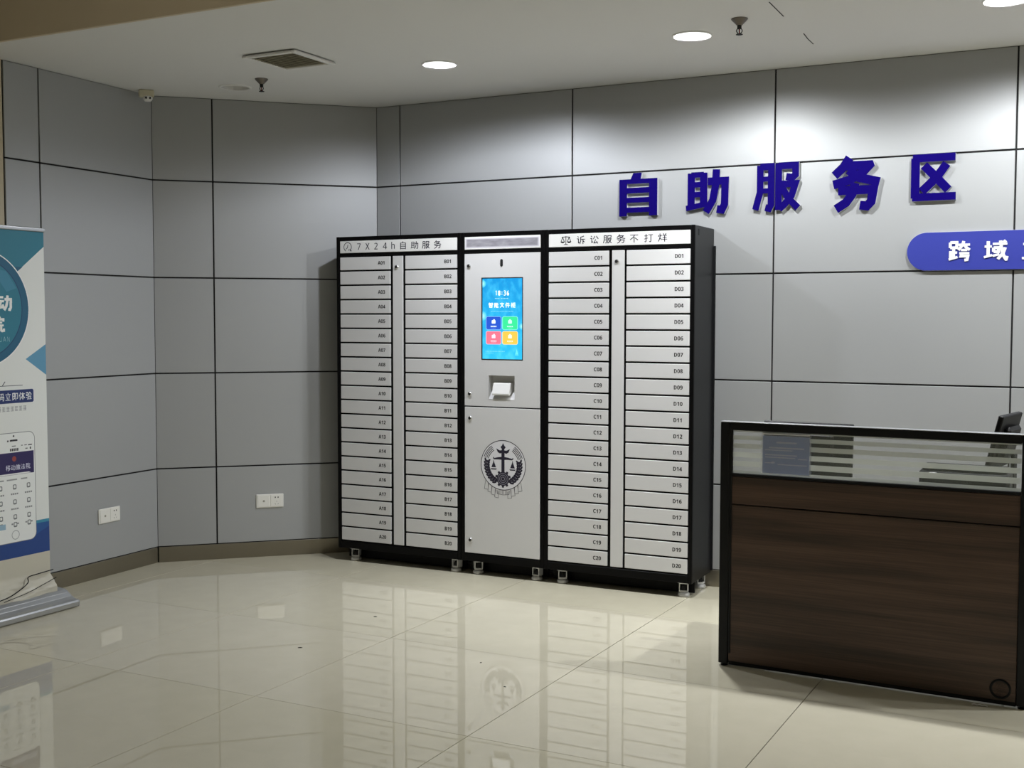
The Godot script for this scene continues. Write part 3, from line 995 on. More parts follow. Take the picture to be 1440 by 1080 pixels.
func emblem(parent: Node3D, at: Vector3) -> void:
	var R := 0.147
	var back := ink([scaled(ring_pts(Vector2.ZERO, 1.0, 1.0, 56), R)], 0.0002)
	var e := put("emblem", back, mat(rgb8(226, 226, 230), 0.5), parent, at)
	e.set_meta("label", "round emblem with scales, gear and ears of grain in dark navy print")
	var p := []
	for k in 4:
		p.append(arc_band(1.0, 0.028, TAU * k / 4, TAU * (k + 1) / 4 , 24))
	# ray bands, upper left and upper right
	for sx in [-1.0, 1.0]:
		for k in 4:
			var a := arc_band(0.72 + 0.065 * k, 0.03, deg_to_rad(20), deg_to_rad(56), 12)
			p.append(mirror(a, sx))
	# ears of grain
	for sx in [-1.0, 1.0]:
		p.append(mirror(arc_band(0.74, 0.05, deg_to_rad(-66), deg_to_rad(14), 20), sx))
		for k in 9:
			var a := deg_to_rad(13.0 - 9.2 * k)
			for side in [-1.0, 1.0]:
				var c: Vector2 = Vector2.from_angle(a) * (0.74 + side * 0.075)
				var d: Vector2 = Vector2.from_angle(a + PI / 2 - side * 0.55)
				var leaf := PackedVector2Array()
				for v in ring_pts(Vector2.ZERO, 0.10, 0.042, 12):
					leaf.append(c + d * v.x + d.orthogonal() * v.y)
				p.append(mirror(leaf, sx))
	# column, flame and wings
	p.append(PackedVector2Array([Vector2(-0.075, 0.62), Vector2(0.065, 0.62), Vector2(0.065, -0.3), Vector2(-0.075, -0.3)]))
	p.append(PackedVector2Array([Vector2(0.0, 0.90), Vector2(0.05, 0.80), Vector2(0.115, 0.73), Vector2(0.06, 0.66), Vector2(0.04, 0.6), Vector2(-0.05, 0.6), Vector2(-0.06, 0.66), Vector2(-0.115, 0.73), Vector2(-0.05, 0.80)]))
	for sx in [-1.0, 1.0]:
		p.append(mirror(PackedVector2Array([Vector2(0.05, 0.60), Vector2(0.16, 0.60), Vector2(0.31, 0.67), Vector2(0.24, 0.52), Vector2(0.14, 0.47), Vector2(0.05, 0.50)]), sx))
		# beam and pan
		p.append(mirror(PackedVector2Array([Vector2(0.05, 0.34), Vector2(0.22, 0.32), Vector2(0.40, 0.28), Vector2(0.45, 0.33), Vector2(0.46, 0.26), Vector2(0.40, 0.22), Vector2(0.2, 0.23), Vector2(0.05, 0.22)]), sx))
		p.append(mirror(PackedVector2Array([Vector2(0.425, 0.22), Vector2(0.45, 0.1), Vector2(0.53, -0.10), Vector2(0.32, -0.10), Vector2(0.40, 0.1)]), sx))
		p.append(mirror(PackedVector2Array([Vector2(0.28, -0.145), Vector2(0.57, -0.145), Vector2(0.53, -0.195), Vector2(0.32, -0.195)]), sx))
	# gear
	var gc := Vector2(-0.005, -0.55)
	for k in 10:
		var a := TAU * k / 10 + 0.31
		var d := Vector2.from_angle(a)
		var o := d.orthogonal()
		p.append(PackedVector2Array([gc + d * 0.24 + o * 0.055, gc + d * 0.355 + o * 0.045, gc + d * 0.355 - o * 0.045, gc + d * 0.24 - o * 0.055]))
	p.append(ring_pts(gc, 0.285, 0.285, 36))
	for k in p.size():
		p[k] = scaled(p[k], R)
	put("emblem_print", ink(p, 0.0003), mat(rgb8(30, 26, 46), 0.6), e, Vector3(0, 0, 0.0002))
	var rings := []
	for r in [0.225, 0.15, 0.075]:
		for k in 2:
			rings.append(scaled(arc_band(r, 0.018, PI * k, PI * (k + 1), 20), R, gc * R))
	put("gear_rings", ink(rings, 0.0002), mat(rgb8(150, 148, 160), 0.6), e, Vector3(0, 0, 0.0006))
	# ribbon ends below the ring, in fine outline
	var rb := []
	var lines := []
	for sx in [-1.0, 1.0]:
		for k in 4:
			var x := 0.80 - 0.155 * k
			var y := -0.66 - 0.105 * k
			lines.append([Vector2(sx * x, y), Vector2(sx * (x + 0.05), y - 0.33), Vector2(sx * (x - 0.12), y - 0.36), Vector2(sx * (x - 0.13), y - 0.1)])
	for k in 8:
		var xx := -0.24 + 0.068 * k
		lines.append([Vector2(xx, -1.02), Vector2(xx, -1.18)])
	lines.append([Vector2(-0.28, -1.02), Vector2(-0.26, -1.17), Vector2(0.0, -1.20), Vector2(0.27, -1.17), Vector2(0.29, -1.02)])
	for l in lines:
		var l2 := PackedVector2Array()
		for v in l:
			l2.append(v * 100.0)
		for poly in Geometry2D.offset_polyline(l2, 0.8, Geometry2D.JOIN_MITER, Geometry2D.END_BUTT):
			rb.append(scaled(poly, R / 100.0))
	put("ribbon_print", ink(rb, 0.0003), mat(rgb8(86, 84, 90), 0.6), e)

func mirror(p: PackedVector2Array, sx: float) -> PackedVector2Array:
	var o := PackedVector2Array()
	for v in p:
		o.append(Vector2(v.x * sx, v.y))
	if sx < 0:
		o.reverse()
	return o

func screen_picture() -> ImageTexture:
	var W := 524
	var H := 944
	var im := Image.create(W, H, false, Image.FORMAT_RGB8)
	var n := FastNoiseLite.new()
	n.seed = 12
	n.frequency = 0.006
	for y in H:
		var base := rgb8(18, 140, 205).lerp(rgb8(40, 178, 222), clampf(y / float(H), 0, 1))
		for x in range(0, W, 4):
			var g := clampf(n.get_noise_2d(x * 1.4, y) * 0.5 + 0.12, 0.0, 0.4)
			im.fill_rect(Rect2i(x, y, 4, 1), base.lerp(rgb8(110, 220, 250), g))
	# pale corners of the wallpaper
	for q in [[0.0, 60.0, 46.0], [0.0, 440.0, 56.0], [524.0, 560.0, 40.0]]:
		for s in 8:
			fill_poly(im, ring_pts(Vector2(q[0], q[1]), q[2] * (1.0 - s * 0.1), q[2] * (1.0 - s * 0.1), 28), rgb8(70, 190, 232).lerp(rgb8(170, 232, 250), s / 8.0))
	var wh := rgb8(240, 250, 255)
	for q in [["1", 182.0], ["8", 222.0], [":", 258.0], ["3", 294.0], ["6", 336.0]]:
		write(im, q[0], 17.0, q[1], 170.0, 46.0 if q[0] != ":" else 60.0, 58.0, wh)
	for k in 9:
		im.fill_rect(Rect2i(166 + k * 20, 230, 13 if k != 3 else 4, 9), rgb8(170, 222, 245))
	var title := "智能文件柜"
	for k in 5:
		write(im, title[k], 15.0, 110.0 + k * 74.0, 312.0, 58.0, 60.0, wh)
	for k in 15:
		im.fill_rect(Rect2i(112 + k * 20, 380, 14, 8), rgb8(120, 205, 238))
	var cols := [rgb8(34, 76, 190), rgb8(52, 214, 140), rgb8(228, 108, 128), rgb8(248, 186, 66)]
	for k in 4:
		var c: Vector2 = Vector2(148 + (k % 2) * 216, 522 + int(k / 2) * 172)
		fill_poly(im, round_rect(c, 206, 158, 24), cols[k].lerp(rgb8(200, 235, 255), 0.55))
		fill_poly(im, round_rect(c, 190, 146, 18), cols[k])
		var soft: Color = cols[k].lerp(wh, 0.95 if k == 0 else 0.75)
		fill_poly(im, round_rect(c + Vector2(0, -14), 50, 40, 8), soft)
		fill_poly(im, round_rect(c + Vector2(0 if k % 2 else 6, -34), 22, 22, 6), soft)
		for q in 4:
			im.fill_rect(Rect2i(int(c.x) - 38 + q * 20, int(c.y) + 32, 15, 14), soft)
		for q in 4:
			im.fill_rect(Rect2i(int(c.x) - 28 + q * 15, int(c.y) + 54, 11, 5), cols[k].lerp(wh, 0.4))
	for k in 13:
		im.fill_rect(Rect2i(40 + k * 20, 850, 14, 8), rgb8(120, 205, 236))
	for k in 7:
		im.fill_rect(Rect2i(40 + k * 16, 872, 11, 6), rgb8(120, 205, 236))
	fill_poly(im, PackedVector2Array([Vector2(430, 888), Vector2(452, 820), Vector2(474, 888)]), rgb8(100, 214, 226))
	im.fill_rect(Rect2i(428, 892, 48, 6), rgb8(100, 214, 226))
	return textured(im)

# ---------------------------------------------------------------- desk
func desk_point(s: float, y: float, back := 0.0) -> Vector3:
	return Vector3(-1.5946 + s * cos(DESK_TURN) - back * (-sin(DESK_TURN)), y, -5.058 + s * sin(DESK_TURN) - back * cos(DESK_TURN))

func desk() -> void:
	# local axes: x along the front to the right, z towards the viewer, origin at the foot of the left post
	var t := thing("reception_desk", "dark walnut reception desk with black frame and striped glass screen", "desk", Vector3(-1.5946, 0, -5.058), -DESK_TURN)
	var gt := 1.0888
	var L := 1.272
	for k in 2:
		var x := 0.021 + k * (L - 0.042)
		var st := begin()
		box(st, Vector3(x, gt / 2 + 0.006, -0.022), Vector3(0.042, gt - 0.012, 0.044), 0.003)
		put("post", st.commit(), M.black, t)
		put("foot", lathe_mesh([Vector2(0.0, 0.0), Vector2(0.016, 0.0), Vector2(0.017, 0.004), Vector2(0.008, 0.007), Vector2(0.008, 0.014), Vector2(0.0, 0.014)], 20), M.plastic, t, Vector3(x, 0, -0.022))
	var groove := begin()
	box(groove, Vector3(0.0475, 0.56, -0.012), Vector3(0.011, 1.0, 0.018), 0.002)
	put("post_bead", groove.commit(), M.black, t)
	put("top_rail", box_mesh(Vector3(L - 0.086, 0.034, 0.044), 0.003, Vector3(L / 2, gt - 0.017, -0.022)), M.black, t)
	put("top_cap", box_mesh(Vector3(L, 0.004, 0.046), 0.0015, Vector3(L / 2, gt + 0.002, -0.022)), M.alu, t)
	put("middle_rail", box_mesh(Vector3(L - 0.086, 0.012, 0.040), 0.002, Vector3(L / 2, 0.858, -0.022)), M.black, t)
	# glass with frosted bands: five clear slits show what lies behind
	var g := put("glass_pane", box_mesh(Vector3(L - 0.09, 0.192, 0.005), 0.0005, Vector3(L / 2, 0.960, -0.020)), M.glass, t)
	var clear := [1.0395, 1.0045, 0.9665, 0.9275, 0.8865]
	var edges := [1.0555]
	for c in clear:
		edges.append(c + 0.0085)
		edges.append(c - 0.0085)
	edges.append(0.8645)
	for k in range(0, edges.size(), 2):
		var a: float = edges[k]
		var b: float = edges[k + 1]
		put("frosted_band", box_mesh(Vector3(L - 0.09, a - b, 0.0008), 0.0001, Vector3(L / 2, (a + b) / 2, -0.0170)), M.frost, g)
	put("upper_board", box_mesh(Vector3(L - 0.086, 0.1215, 0.024), 0.002, Vector3(L / 2, 0.7895, -0.020)), M.wood, t)
	put("lower_board", box_mesh(Vector3(L - 0.086, 0.700, 0.024), 0.002, Vector3(L / 2, 0.3735, -0.020)), M.wood, t)
	put("groove_strip", box_mesh(Vector3(L - 0.086, 0.02, 0.010), 0.001, Vector3(L / 2, 0.726, -0.024)), M.black_flat, t)
	put("plinth", box_mesh(Vector3(L - 0.086, 0.018, 0.020), 0.002, Vector3(L / 2, 0.0145, -0.024)), M.black, t)
	put("grommet", lathe_mesh([Vector2(0.040, -0.001), Vector2(0.040, 0.003), Vector2(0.036, 0.005), Vector2(0.032, 0.003), Vector2(0.031, -0.0005), Vector2(0.0, -0.0005)], 36, Basis(Vector3.RIGHT, PI / 2)), M.black, t, Vector3(1.171, 0.071, -0.0075))
	# behind the screen: worktop and side panels
	put("worktop", box_mesh(Vector3(L - 0.004, 0.025, 0.60), 0.002, Vector3(L / 2, 0.735, -0.346)), M.wood, t)
	for k in 2:
		put("side_panel", box_mesh(Vector3(0.025, 0.718, 0.56), 0.002, Vector3(0.016 + k * (L - 0.032), 0.362, -0.330)), M.wood, t)
	# acrylic sign holder hooked on the glass
	var hs := thing("sign_holder", "clear acrylic sign holder with grey-blue notice hooked on the desk glass", "sign holder", desk_point(0.292, 0.872), -DESK_TURN)
	put("acrylic_back", box_mesh(Vector3(0.216, 0.176, 0.002), 0.0005, Vector3(0, 0.088, -0.011)), M.acrylic, hs)
	put("acrylic_front", box_mesh(Vector3(0.216, 0.168, 0.002), 0.0005, Vector3(0, 0.084, 0.002)), M.acrylic, hs)
	put("hook", box_mesh(Vector3(0.206, 0.004, 0.018), 0.001, Vector3(0, 0.174, -0.003)), M.white, hs)
	var im := Image.create(256, 206, false, Image.FORMAT_RGB8)
	im.fill(rgb8(172, 190, 226))
	var pale := rgb8(254, 254, 254)
	for q in [[76, 30, 108, 9], [36, 60, 190, 8], [14, 74, 150, 6], [14, 100, 170, 7], [14, 114, 74, 6], [92, 114, 86, 6], [196, 118, 44, 6], [14, 146, 40, 5], [52, 140, 12, 12], [84, 152, 160, 6]]:
		var x: int = q[0]
		while x < q[0] + q[2]:
			im.fill_rect(Rect2i(x, q[1], 6, q[3]), pale)
			x += 8
	var sm := mat(Color(1, 1, 1), 0.5)
	sm.albedo_texture = textured(im)
	sm.backlight_enabled = true
	sm.backlight = Color(1, 1, 1)
	put("notice", picture_plate(0.204, 0.162, 0.001), sm, hs, Vector3(0, 0.084, -0.004))
	# things on the worktop
	var m1 := thing("computer_monitor", "flat black monitor seen from behind, beyond the notice on the desk glass", "monitor", desk_point(0.29, 0.7478, 0.36), -DESK_TURN, "")
	monitor(m1, 0.41, 0.24, 0.084, -0.06)
	var m2 := thing("computer_monitor", "black monitor turned sideways, rising above the right end of the desk", "monitor", Vector3(-0.472, 0.7478, -5.47), 1.40, "")
	monitor(m2, 0.30, 0.24, 0.155, 0.24)
	var pr := thing("printer", "low black desktop printer behind the striped glass, left of the sideways monitor", "printer", Vector3(-0.598, 0.7478, -5.262), -DESK_TURN)
	put("case", box_mesh(Vector3(0.355, 0.165, 0.125), 0.012, Vector3(0, 0.084, 0)), M.plastic, pr)
	put("lid", box_mesh(Vector3(0.335, 0.018, 0.110), 0.006, Vector3(0, 0.174, 0)), M.plastic, pr)
	put("button", box_mesh(Vector3(0.03, 0.008, 0.004), 0.001, Vector3(-0.12, 0.150, 0.0635)), M.white, pr)
	var cb := begin()
	tube(cb, spline([Vector3(0, 0.004, 0), Vector3(0.03, 0.03, 0.01), Vector3(0.06, 0.012, -0.01), Vector3(0.10, 0.036, 0.0), Vector3(0.12, 0.01, 0.012), Vector3(0.17, 0.03, 0.0), Vector3(0.21, 0.004, -0.01)], 6), 0.004)
	var co := put("desk_cable", cb.commit(), M.rubber, self, Vector3(-0.70, 0.7478, -5.165))
	tag(co, "loose black cable lying behind the striped desk glass", "cable")

func monitor(t: Node3D, w: float, h: float, up: float, tilt: float) -> void:
	var p := put("display", box_mesh(Vector3(w, h, 0.022), 0.004), M.plastic, t, Vector3(0, up + h / 2, 0))
	p.rotation.x = tilt
	put("back_shell", box_mesh(Vector3(w * 0.6, h * 0.6, 0.03), 0.012, Vector3(0, 0, 0.024)), M.plastic, p)
	put("screen", box_mesh(Vector3(w - 0.02, h - 0.02, 0.002), 0.0005, Vector3(0, 0, -0.0115)), M.black_flat, p)
	put("neck", box_mesh(Vector3(0.05, up + 0.06, 0.016), 0.003, Vector3(0, (up + 0.06) / 2 + 0.008, 0.044)), M.plastic, t)
	put("stand", box_mesh(Vector3(0.2, 0.01, 0.15), 0.004, Vector3(0, 0.0052, 0.01)), M.plastic, t)

# ---------------------------------------------------------------- lettering on the back wall
func wall_writing() -> void:
	var chars := [["自", -2.5685, 2.2655, 0.235, 0.249, "first"], ["助", -2.157, 2.2625, 0.246, 0.253, "second"], ["服", -1.753, 2.271, 0.258, 0.270, "third"], ["务", -1.3235, 2.2685, 0.263, 0.271, "fourth"], ["区", -0.932, 2.278, 0.234, 0.240, "fifth"]]
	var backing := mat(rgb8(196, 198, 206), 0.5)
	for q in chars:
		var ch: String = q[0]
		var t := thing("wall_character", "raised blue wall character %s, %s from the left" % [ch, q[5]], "sign letter", Vector3(q[1], q[2] - q[4] / 2, BACK_Z), 0.0, "raised blue wall characters")
		var polys := apart_big(wall_glyph(ch, q[3], q[4]))
		var f := begin()
		var b := begin()
		for p in polys:
			prism(f, p, 0.019, 0.024)
			prism(b, p, 0.0003, 0.019)
		put("backing", b.commit(), backing, t, Vector3(0, q[4] / 2, 0))
		put("face", f.commit(), M.blue, t, Vector3(0, q[4] / 2, 0))
	# the blue plate with rounded end
	var x0 := -1.057
	var x1 := 1.3
	var y0 := 1.794
	var y1 := 1.994
	var w := x1 - x0
	var t2 := thing("wall_sign", "long blue sign plate with rounded end and white characters, behind the desk", "sign", Vector3((x0 + x1) / 2, y0, BACK_Z))
	var st := begin()
	prism(st, round_rect(Vector2(0, 0.1), w - 0.003, y1 - y0 - 0.003, 0.098, 20), 0.016, 0.020)
	put("plate", st.commit(), M.pill, t2)
	st = begin()
	prism(st, round_rect(Vector2(0, 0.1), w, y1 - y0, 0.0995, 20), 0.0003, 0.016)
	put("backing", st.commit(), backing, t2)
	for q in [["跨", -0.796, 0.106], ["域", -0.622, 0.114], ["立", -0.448, 0.108]]:
		st = begin()
		for p in apart_big(glyph(q[0], 13.5, q[2], 0.104, 0.85)):
			prism(st, p, 0.0, 0.006)
		var o := put("white_character", st.commit(), M.white, t2, Vector3(q[1] - (x0 + x1) / 2, 0.0995, 0.0201))

func wall_glyph(ch: String, w: float, h: float) -> Array:
	# heavy poster forms
	var bold := {
		"自": "47,-1 58,-1 54,15 40,15|0,14 100,14 100,100 78,100 78,93 21,93 21,100 0,100",
	}
	if ch == "自":
		var out := []
		var rects := [[0, 14, 20, 100], [79, 14, 100, 100], [20, 14, 79, 25], [20, 34, 79, 47], [20, 57, 79, 69], [20, 80, 79, 92]]
		for r in rects:
			out.append(PackedVector2Array([glyph_pt(r[0], r[3], w, h), glyph_pt(r[2], r[3], w, h), glyph_pt(r[2], r[1], w, h), glyph_pt(r[0], r[1], w, h)]))
		out.append(PackedVector2Array([glyph_pt(30, 14, w, h), glyph_pt(56, 14, w, h), glyph_pt(59, 0, w, h), glyph_pt(37, 0, w, h)]))
		return out
	return glyph(ch, {"助": 17.0, "服": 14.0, "务": 17.5, "区": 18.5}[ch], w, h, 0.72 if ch != "区" else 0.9)

func glyph_pt(x: float, y: float, w: float, h: float) -> Vector2:
	return Vector2((x / 100.0 - 0.5) * w, (0.5 - y / 100.0) * h)

# ---------------------------------------------------------------- roll-up banner
func banner() -> void:
	# local axes: x to the right as one faces the print, z towards the viewer of the print
	var W := 0.8
	var t := thing("roll_up_banner", "white and teal roll-up banner on a silver base by the left wall", "banner", Vector3(-5.1, 0, -4.044), PI / 2)
	var pm := mat(Color(1, 1, 1), 0.55)
	pm.albedo_texture = banner_picture()
	put("print", picture_plate(W, 1.695, 0.001), pm, t, Vector3(0, 1.1475, 0))
	var rail := begin()
	prism(rail, round_rect(Vector2.ZERO, 0.016, 0.022, 0.006), -W / 2 - 0.002, W / 2 + 0.002)
	var ro := put("top_rail", rail.commit(), M.alu, t, Vector3(0, 2.003, 0))
	ro.rotation.y = PI / 2
	put("support_pole", lathe_mesh([Vector2(0.0, 0.06), Vector2(0.009, 0.06), Vector2(0.009, 1.985), Vector2(0.0, 1.985)], 16), M.alu, t, Vector3(0, 0, -0.03))
	# blank film under the print, creased, running down into the base
	var film := begin()
	var n := FastNoiseLite.new()
	n.seed = 9
	n.frequency = 2.2
	var cols := 46
	var rows := 26
	var grid := []
	for j in rows + 1:
		var row := []
		for i in cols + 1:
			var u := float(i) / cols
			var v := float(j) / rows
			var y := 0.300 - 0.218 * v
			var crease := smoothstep(0.42, 0.75, v)
			var x := -W / 2 + u * W + 0.006 * smoothstep(0.45, 1.0, v)
			var z := 0.045 * smoothstep(0.45, 1.0, v) + crease * 0.013 * n.get_noise_2d(u * 2.6 + v * 0.5, v * 2.6) + crease * 0.006 * sin(u * 9.0 + v * 14.0)
			row.append(Vector3(x, y, z))
		grid.append(row)
	var normal_at := func(j: int, i: int) -> Vector3:
		var du: Vector3 = grid[j][mini(i + 1, cols)] - grid[j][maxi(i - 1, 0)]
		var dv: Vector3 = grid[maxi(j - 1, 0)][i] - grid[mini(j + 1, rows)][i]
		return du.cross(dv).normalized()
	for j in rows:
		for i in cols:
			smooth_tri(film, grid[j][i], grid[j][i + 1], grid[j + 1][i + 1], normal_at.call(j, i), normal_at.call(j, i + 1), normal_at.call(j + 1, i + 1))
			smooth_tri(film, grid[j][i], grid[j + 1][i + 1], grid[j + 1][i], normal_at.call(j, i), normal_at.call(j + 1, i + 1), normal_at.call(j + 1, i))
	put("blank_film", film.commit(), mat(rgb8(198, 194, 178), 0.35), t)
	# swept aluminium base: profile in (towards the viewer, up)
	var prof := PackedVector2Array([Vector2(-0.05, 0.004), Vector2(0.145, 0.004), Vector2(0.150, 0.010), Vector2(0.152, 0.030), Vector2(0.146, 0.038), Vector2(0.118, 0.043), Vector2(0.096, 0.053), Vector2(0.093, 0.051), Vector2(0.091, 0.056), Vector2(0.072, 0.070), Vector2(0.069, 0.068), Vector2(0.067, 0.073), Vector2(0.050, 0.084), Vector2(0.040, 0.086), Vector2(-0.03, 0.092), Vector2(-0.05, 0.08)])
	var bs := begin()
	prism(bs, prof, -0.453, 0.453)
	var bo := put("base", bs.commit(), M.alu, t)
	bo.rotation.y = -PI / 2
	var cap := begin()
	prism(cap, prof, -0.003, 0.003)
	for sx in [-1.0, 1.0]:
		var ca := put("end_cap", cap.commit(), mat(rgb8(150, 152, 154), 0.45), t, Vector3(sx * 0.456, 0, 0))
		ca.rotation.y = -PI / 2
	for sx in [-0.36, 0.36]:
		put("rubber_foot", box_mesh(Vector3(0.05, 0.004, 0.17), 0.001, Vector3(sx, 0.002, 0.05)), M.rubber, t)
	# thin leads hanging over the film
	var c1 := begin()
	tube(c1, spline([Vector3(0.398, 0.200, 0.024), Vector3(0.30, 0.196, 0.026), Vector3(0.235, 0.190, 0.027), Vector3(0.225, 0.165, 0.036), Vector3(0.17, 0.140, 0.046), Vector3(0.08, 0.115, 0.055), Vector3(-0.05, 0.104, 0.06)], 6), 0.0028)
	var o1 := put("thin_cable", c1.commit(), M.rubber, self, Vector3(-5.1, 0, -4.044))
	o1.rotation.y = PI / 2
	tag(o1, "thin dark cable looped across the blank lower banner film, upper one", "cable")
	var c2 := begin()
	tube(c2, spline([Vector3(0.400, 0.160, 0.045), Vector3(0.30, 0.138, 0.053), Vector3(0.2, 0.118, 0.06), Vector3(0.05, 0.100, 0.066)], 6), 0.002)
	var o2 := put("thin_cable", c2.commit(), M.rubber, self, Vector3(-5.1, 0, -4.044))
	o2.rotation.y = PI / 2
	tag(o2, "thin dark cable lying just above the silver banner base, lower one", "cable")

func banner_picture() -> ImageTexture:
	var im := Image.create(800, 1695, false, Image.FORMAT_RGB8)
	im.fill(rgb8(226, 229, 226))
	var teal := rgb8(38, 120, 142)
	var deep := rgb8(24, 92, 124)
	var line := rgb8(16, 66, 104)
	var white := rgb8(236, 238, 236)
	fill_poly(im, PackedVector2Array([Vector2(0, 0), Vector2(800, 0), Vector2(800, 78), Vector2(619, 222), Vector2(400, 300), Vector2(181, 222), Vector2(0, 78)]), teal)
	fill_poly(im, PackedVector2Array([Vector2(120, 190), Vector2(662, 190), Vector2(619, 222), Vector2(181, 222)]), deep)
	fill_poly(im, ring_pts(Vector2(400, 405), 300, 300, 90), white)
	fill_poly(im, ring_pts(Vector2(400, 405), 294, 294, 90), deep)
	fill_poly(im, ring_pts(Vector2(400, 405), 256, 256, 90), line)
	fill_poly(im, ring_pts(Vector2(400, 405), 251, 251, 90), teal)
	fill_poly(im, PackedVector2Array([Vector2(470, 200), Vector2(560, 215), Vector2(620, 300), Vector2(560, 320)]), rgb8(58, 132, 160))
	write(im, "移", 16.0, 453, 376, 84, 82, white)
	write(im, "动", 18.0, 547, 376, 84, 82, white)
	write(im, "微", 14.0, 310, 486, 80, 80, white)
	write(im, "法", 15.0, 405, 486, 80, 80, white)
	write(im, "院", 16.0, 500, 486, 82, 80, white)
	for k in 4:
		write(im, "YUAN"[k], 9.0, 494 + k * 24, 562, 18, 26, rgb8(170, 200, 210))
	fill_poly(im, PackedVector2Array([Vector2(800, 592), Vector2(670, 667), Vector2(800, 754)]), rgb8(92, 150, 182))
	fill_poly(im, PackedVector2Array([Vector2(0, 592), Vector2(130, 667), Vector2(0, 754)]), rgb8(92, 150, 182))
	# rule with a tick, the navy button and its caption
	im.fill_rect(Rect2i(330, 800, 318, 3), rgb8(70, 76, 84))
	fill_poly(im, PackedVector2Array([Vector2(519, 801), Vector2(523, 803), Vector2(541, 780), Vector2(537, 778)]), rgb8(70, 76, 84))
	fill_poly(im, round_rect(Vector2(500, 858), 430, 68, 9), rgb8(24, 46, 104))
	var words := "码立即体验"
	for k in 5:
		write(im, words[k], 11.0, 513 + k * 43, 858, 37, 42, white)
	for k in 9:
		var x := 440 + k * 26
		for q in 4:
			im.fill_rect(Rect2i(x, 909 + q * 7, 19, 3), rgb8(150, 154, 156))
		im.fill_rect(Rect2i(x + 8 + (k % 3) * 3 - 3, 909, 3, 24), rgb8(150, 154, 156))
	# bottom band
	im.fill_rect(Rect2i(0, 1520, 800, 175), rgb8(30, 66, 132))
	im.fill_rect(Rect2i(0, 1520, 800, 16), rgb8(58, 138, 166))
	fill_poly(im, PackedVector2Array([Vector2(0, 1640), Vector2(700, 1600), Vector2(800, 1560), Vector2(800, 1536), Vector2(0, 1536)]), rgb8(34, 84, 148))
	# the printed telephone
	fill_poly(im, round_rect(Vector2(584, 1330), 266, 572, 38), rgb8(120, 124, 126))
	fill_poly(im, round_rect(Vector2(584, 1330), 260, 566, 36), rgb8(232, 235, 233))
	fill_poly(im, round_rect(Vector2(584, 1085), 48, 9, 4), rgb8(40, 40, 44))
	fill_poly(im, ring_pts(Vector2(584, 1062), 5, 5, 14), rgb8(40, 40, 44))
	fill_poly(im, ring_pts(Vector2(548, 1086), 5, 5, 14), rgb8(60, 60, 64))
	for q in [[470, 22, 4], [572, 24, 4], [630, 10, 4], [650, 16, 4], [674, 24, 6]]:
		im.fill_rect(Rect2i(q[0], 1112, q[1], q[2]), rgb8(80, 84, 86))
	for k in 5:
		im.fill_rect(Rect2i(560 + k * 11, 1126, 8, 14), rgb8(50, 52, 56))
	im.fill_rect(Rect2i(656, 1130, 14, 5), rgb8(90, 92, 96))
	im.fill_rect(Rect2i(684, 1126, 8, 12), rgb8(60, 62, 66))
	im.fill_rect(Rect2i(462, 1147, 246, 116), rgb8(40, 30, 86))
	fill_poly(im, ring_pts(Vector2(585, 1180), 13, 14, 16), rgb8(150, 66, 62))
	var sub := "移动微法院"
	for k in 5:
		write(im, sub[k], 12.0, 546 + k * 31, 1225, 27, 30, rgb8(206, 208, 224))
	fill_poly(im, PackedVector2Array([Vector2(462, 1262), Vector2(690, 1262), Vector2(676, 1255), Vector2(462, 1255)]), rgb8(232, 235, 233))
	for q in [[478, 40], [536, 64], [624, 40]]:
		im.fill_rect(Rect2i(q[0], 1284, q[1], 7), rgb8(150, 154, 154))
	for r in 4:
		for c in 3:
			var cx := 497 + c * 87
			var cy := 1326 + r * 78
			if r == 3:
				cy = 1522
			fill_poly(im, round_rect(Vector2(cx, cy), 22, 26, 6), rgb8(112, 116, 118))
			fill_poly(im, round_rect(Vector2(cx, cy - 1), 13, 15, 3), rgb8(226, 229, 227))
			if r < 3:
				for q in 4:
					im.fill_rect(Rect2i(cx - 24 + q * 12, cy + 32, 9, 8), rgb8(128, 132, 134))
	im.fill_rect(Rect2i(464, 1512, 60, 28), rgb8(150, 182, 202))
	fill_poly(im, ring_pts(Vector2(584, 1576), 24, 24, 30), rgb8(140, 144, 146))
	fill_poly(im, ring_pts(Vector2(584, 1576), 21, 21, 30), rgb8(232, 235, 233))
	return textured(im)

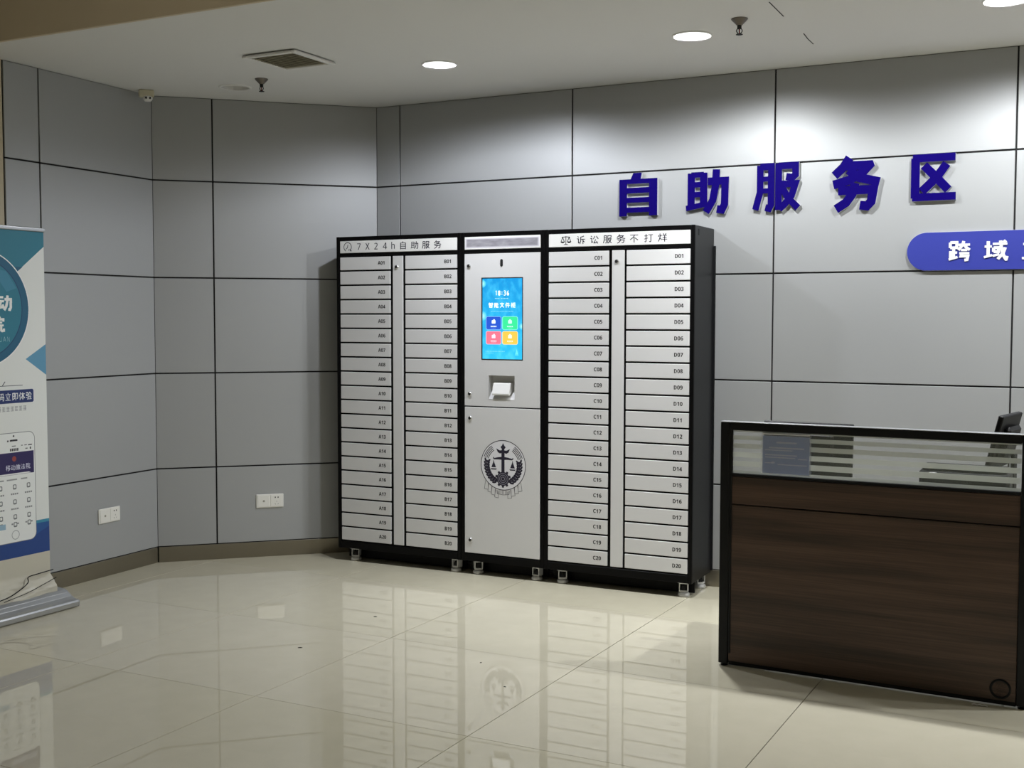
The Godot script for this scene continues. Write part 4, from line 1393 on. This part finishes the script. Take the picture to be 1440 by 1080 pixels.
# ---------------------------------------------------------------- sockets, litter
func sockets() -> void:
	var spots := [[Vector3(-4.9135, 0.363, -6.0475), MID_TURN, "white double wall socket plate on the angled middle wall, nearer the lockers"], [Vector3(-5.3935, 0.366, -5.140), LEFT_TURN, "white double wall socket plate on the left wall, nearer the banner"]]
	for q in spots:
		var t := thing("wall_socket", q[2], "socket", q[0], q[1], "double socket plates")
		var dir := Vector3(sin(q[1]), 0, cos(q[1]))
		t.position += dir * 0.0045
		put("plate", box_mesh(Vector3(0.174, 0.088, 0.009), 0.003), M.socket, t)
		for sx in [-1.0, 1.0]:
			put("insert", box_mesh(Vector3(0.072, 0.074, 0.003), 0.0008), M.socket, t, Vector3(sx * 0.0405, 0, 0.0053))
		var hole := lathe_mesh([Vector2(0.007, -0.001), Vector2(0.007, 0.0006), Vector2(0.0, 0.0006)], 18, Basis(Vector3.RIGHT, PI / 2))
		put("jack", hole, mat(rgb8(160, 158, 146), 0.5), t, Vector3(-0.039, 0.0, 0.0068))
		for s in [[0.034, 0.022, 0.0], [0.052, 0.022, 0.0]]:
			put("pin_hole", box_mesh(Vector3(0.0065, 0.0085, 0.001), 0.0002), M.black_flat, t, Vector3(s[0], s[1], 0.0068))
		var pale := mat(rgb8(120, 118, 112), 0.6)
		for s in [[0.043, -0.004, 0.0], [0.034, -0.021, 0.5], [0.052, -0.021, -0.5]]:
			var o := put("pin_slot", box_mesh(Vector3(0.0022, 0.008, 0.001), 0.0002), pale, t, Vector3(s[0], s[1], 0.0068))
			o.rotation.z = s[2]

func litter() -> void:
	var spots := [[-3.415, -4.413, 0.5, 0.012, "dark scrap on the floor in front of the angled wall's socket reflection"], [-2.548, -4.595, 1.2, 0.006, "dark crumb on the floor in front of the screen cabinet, farther one"], [-2.289, -4.336, 0.2, 0.006, "dark crumb on the floor in front of the screen cabinet, nearer one"], [-3.43, -5.06, 0.3, 0.010, "dark scrap on the floor near the left locker cabinet"]]
	for q in spots:
		var st := begin()
		lathe(st, [Vector2(0.0, 0.0), Vector2(1.0, 0.0), Vector2(0.9, 0.25), Vector2(0.4, 0.45), Vector2(0.0, 0.5)], 9)
		var o := put("floor_scrap", st.commit(), M.ink, self, Vector3(q[0], 0.0, q[1]))
		o.scale = Vector3(q[3], 0.006, q[3] * 0.4)
		o.rotation.y = q[2]
		tag(o, q[4], "scrap", "scraps on the floor")
	var p := begin()
	for k in 6:
		var a := Vector3(-0.03 + k * 0.01, 0.002 + 0.003 * (k % 2), 0.0)
		quad(p, a, a + Vector3(0.01, 0.003 * (1 - 2 * (k % 2)), 0), a + Vector3(0.011, 0.003 * (1 - 2 * (k % 2)), 0.014), a + Vector3(0.001, 0, 0.014), Vector3(0.1 * (1 - 2 * (k % 2)), 1, 0).normalized())
	var pp := put("paper_scrap", p.commit(), M.white, self, Vector3(-0.497, 0.0002, -5.012))
	tag(pp, "small white paper scrap on the floor under the desk front's right end", "scrap")
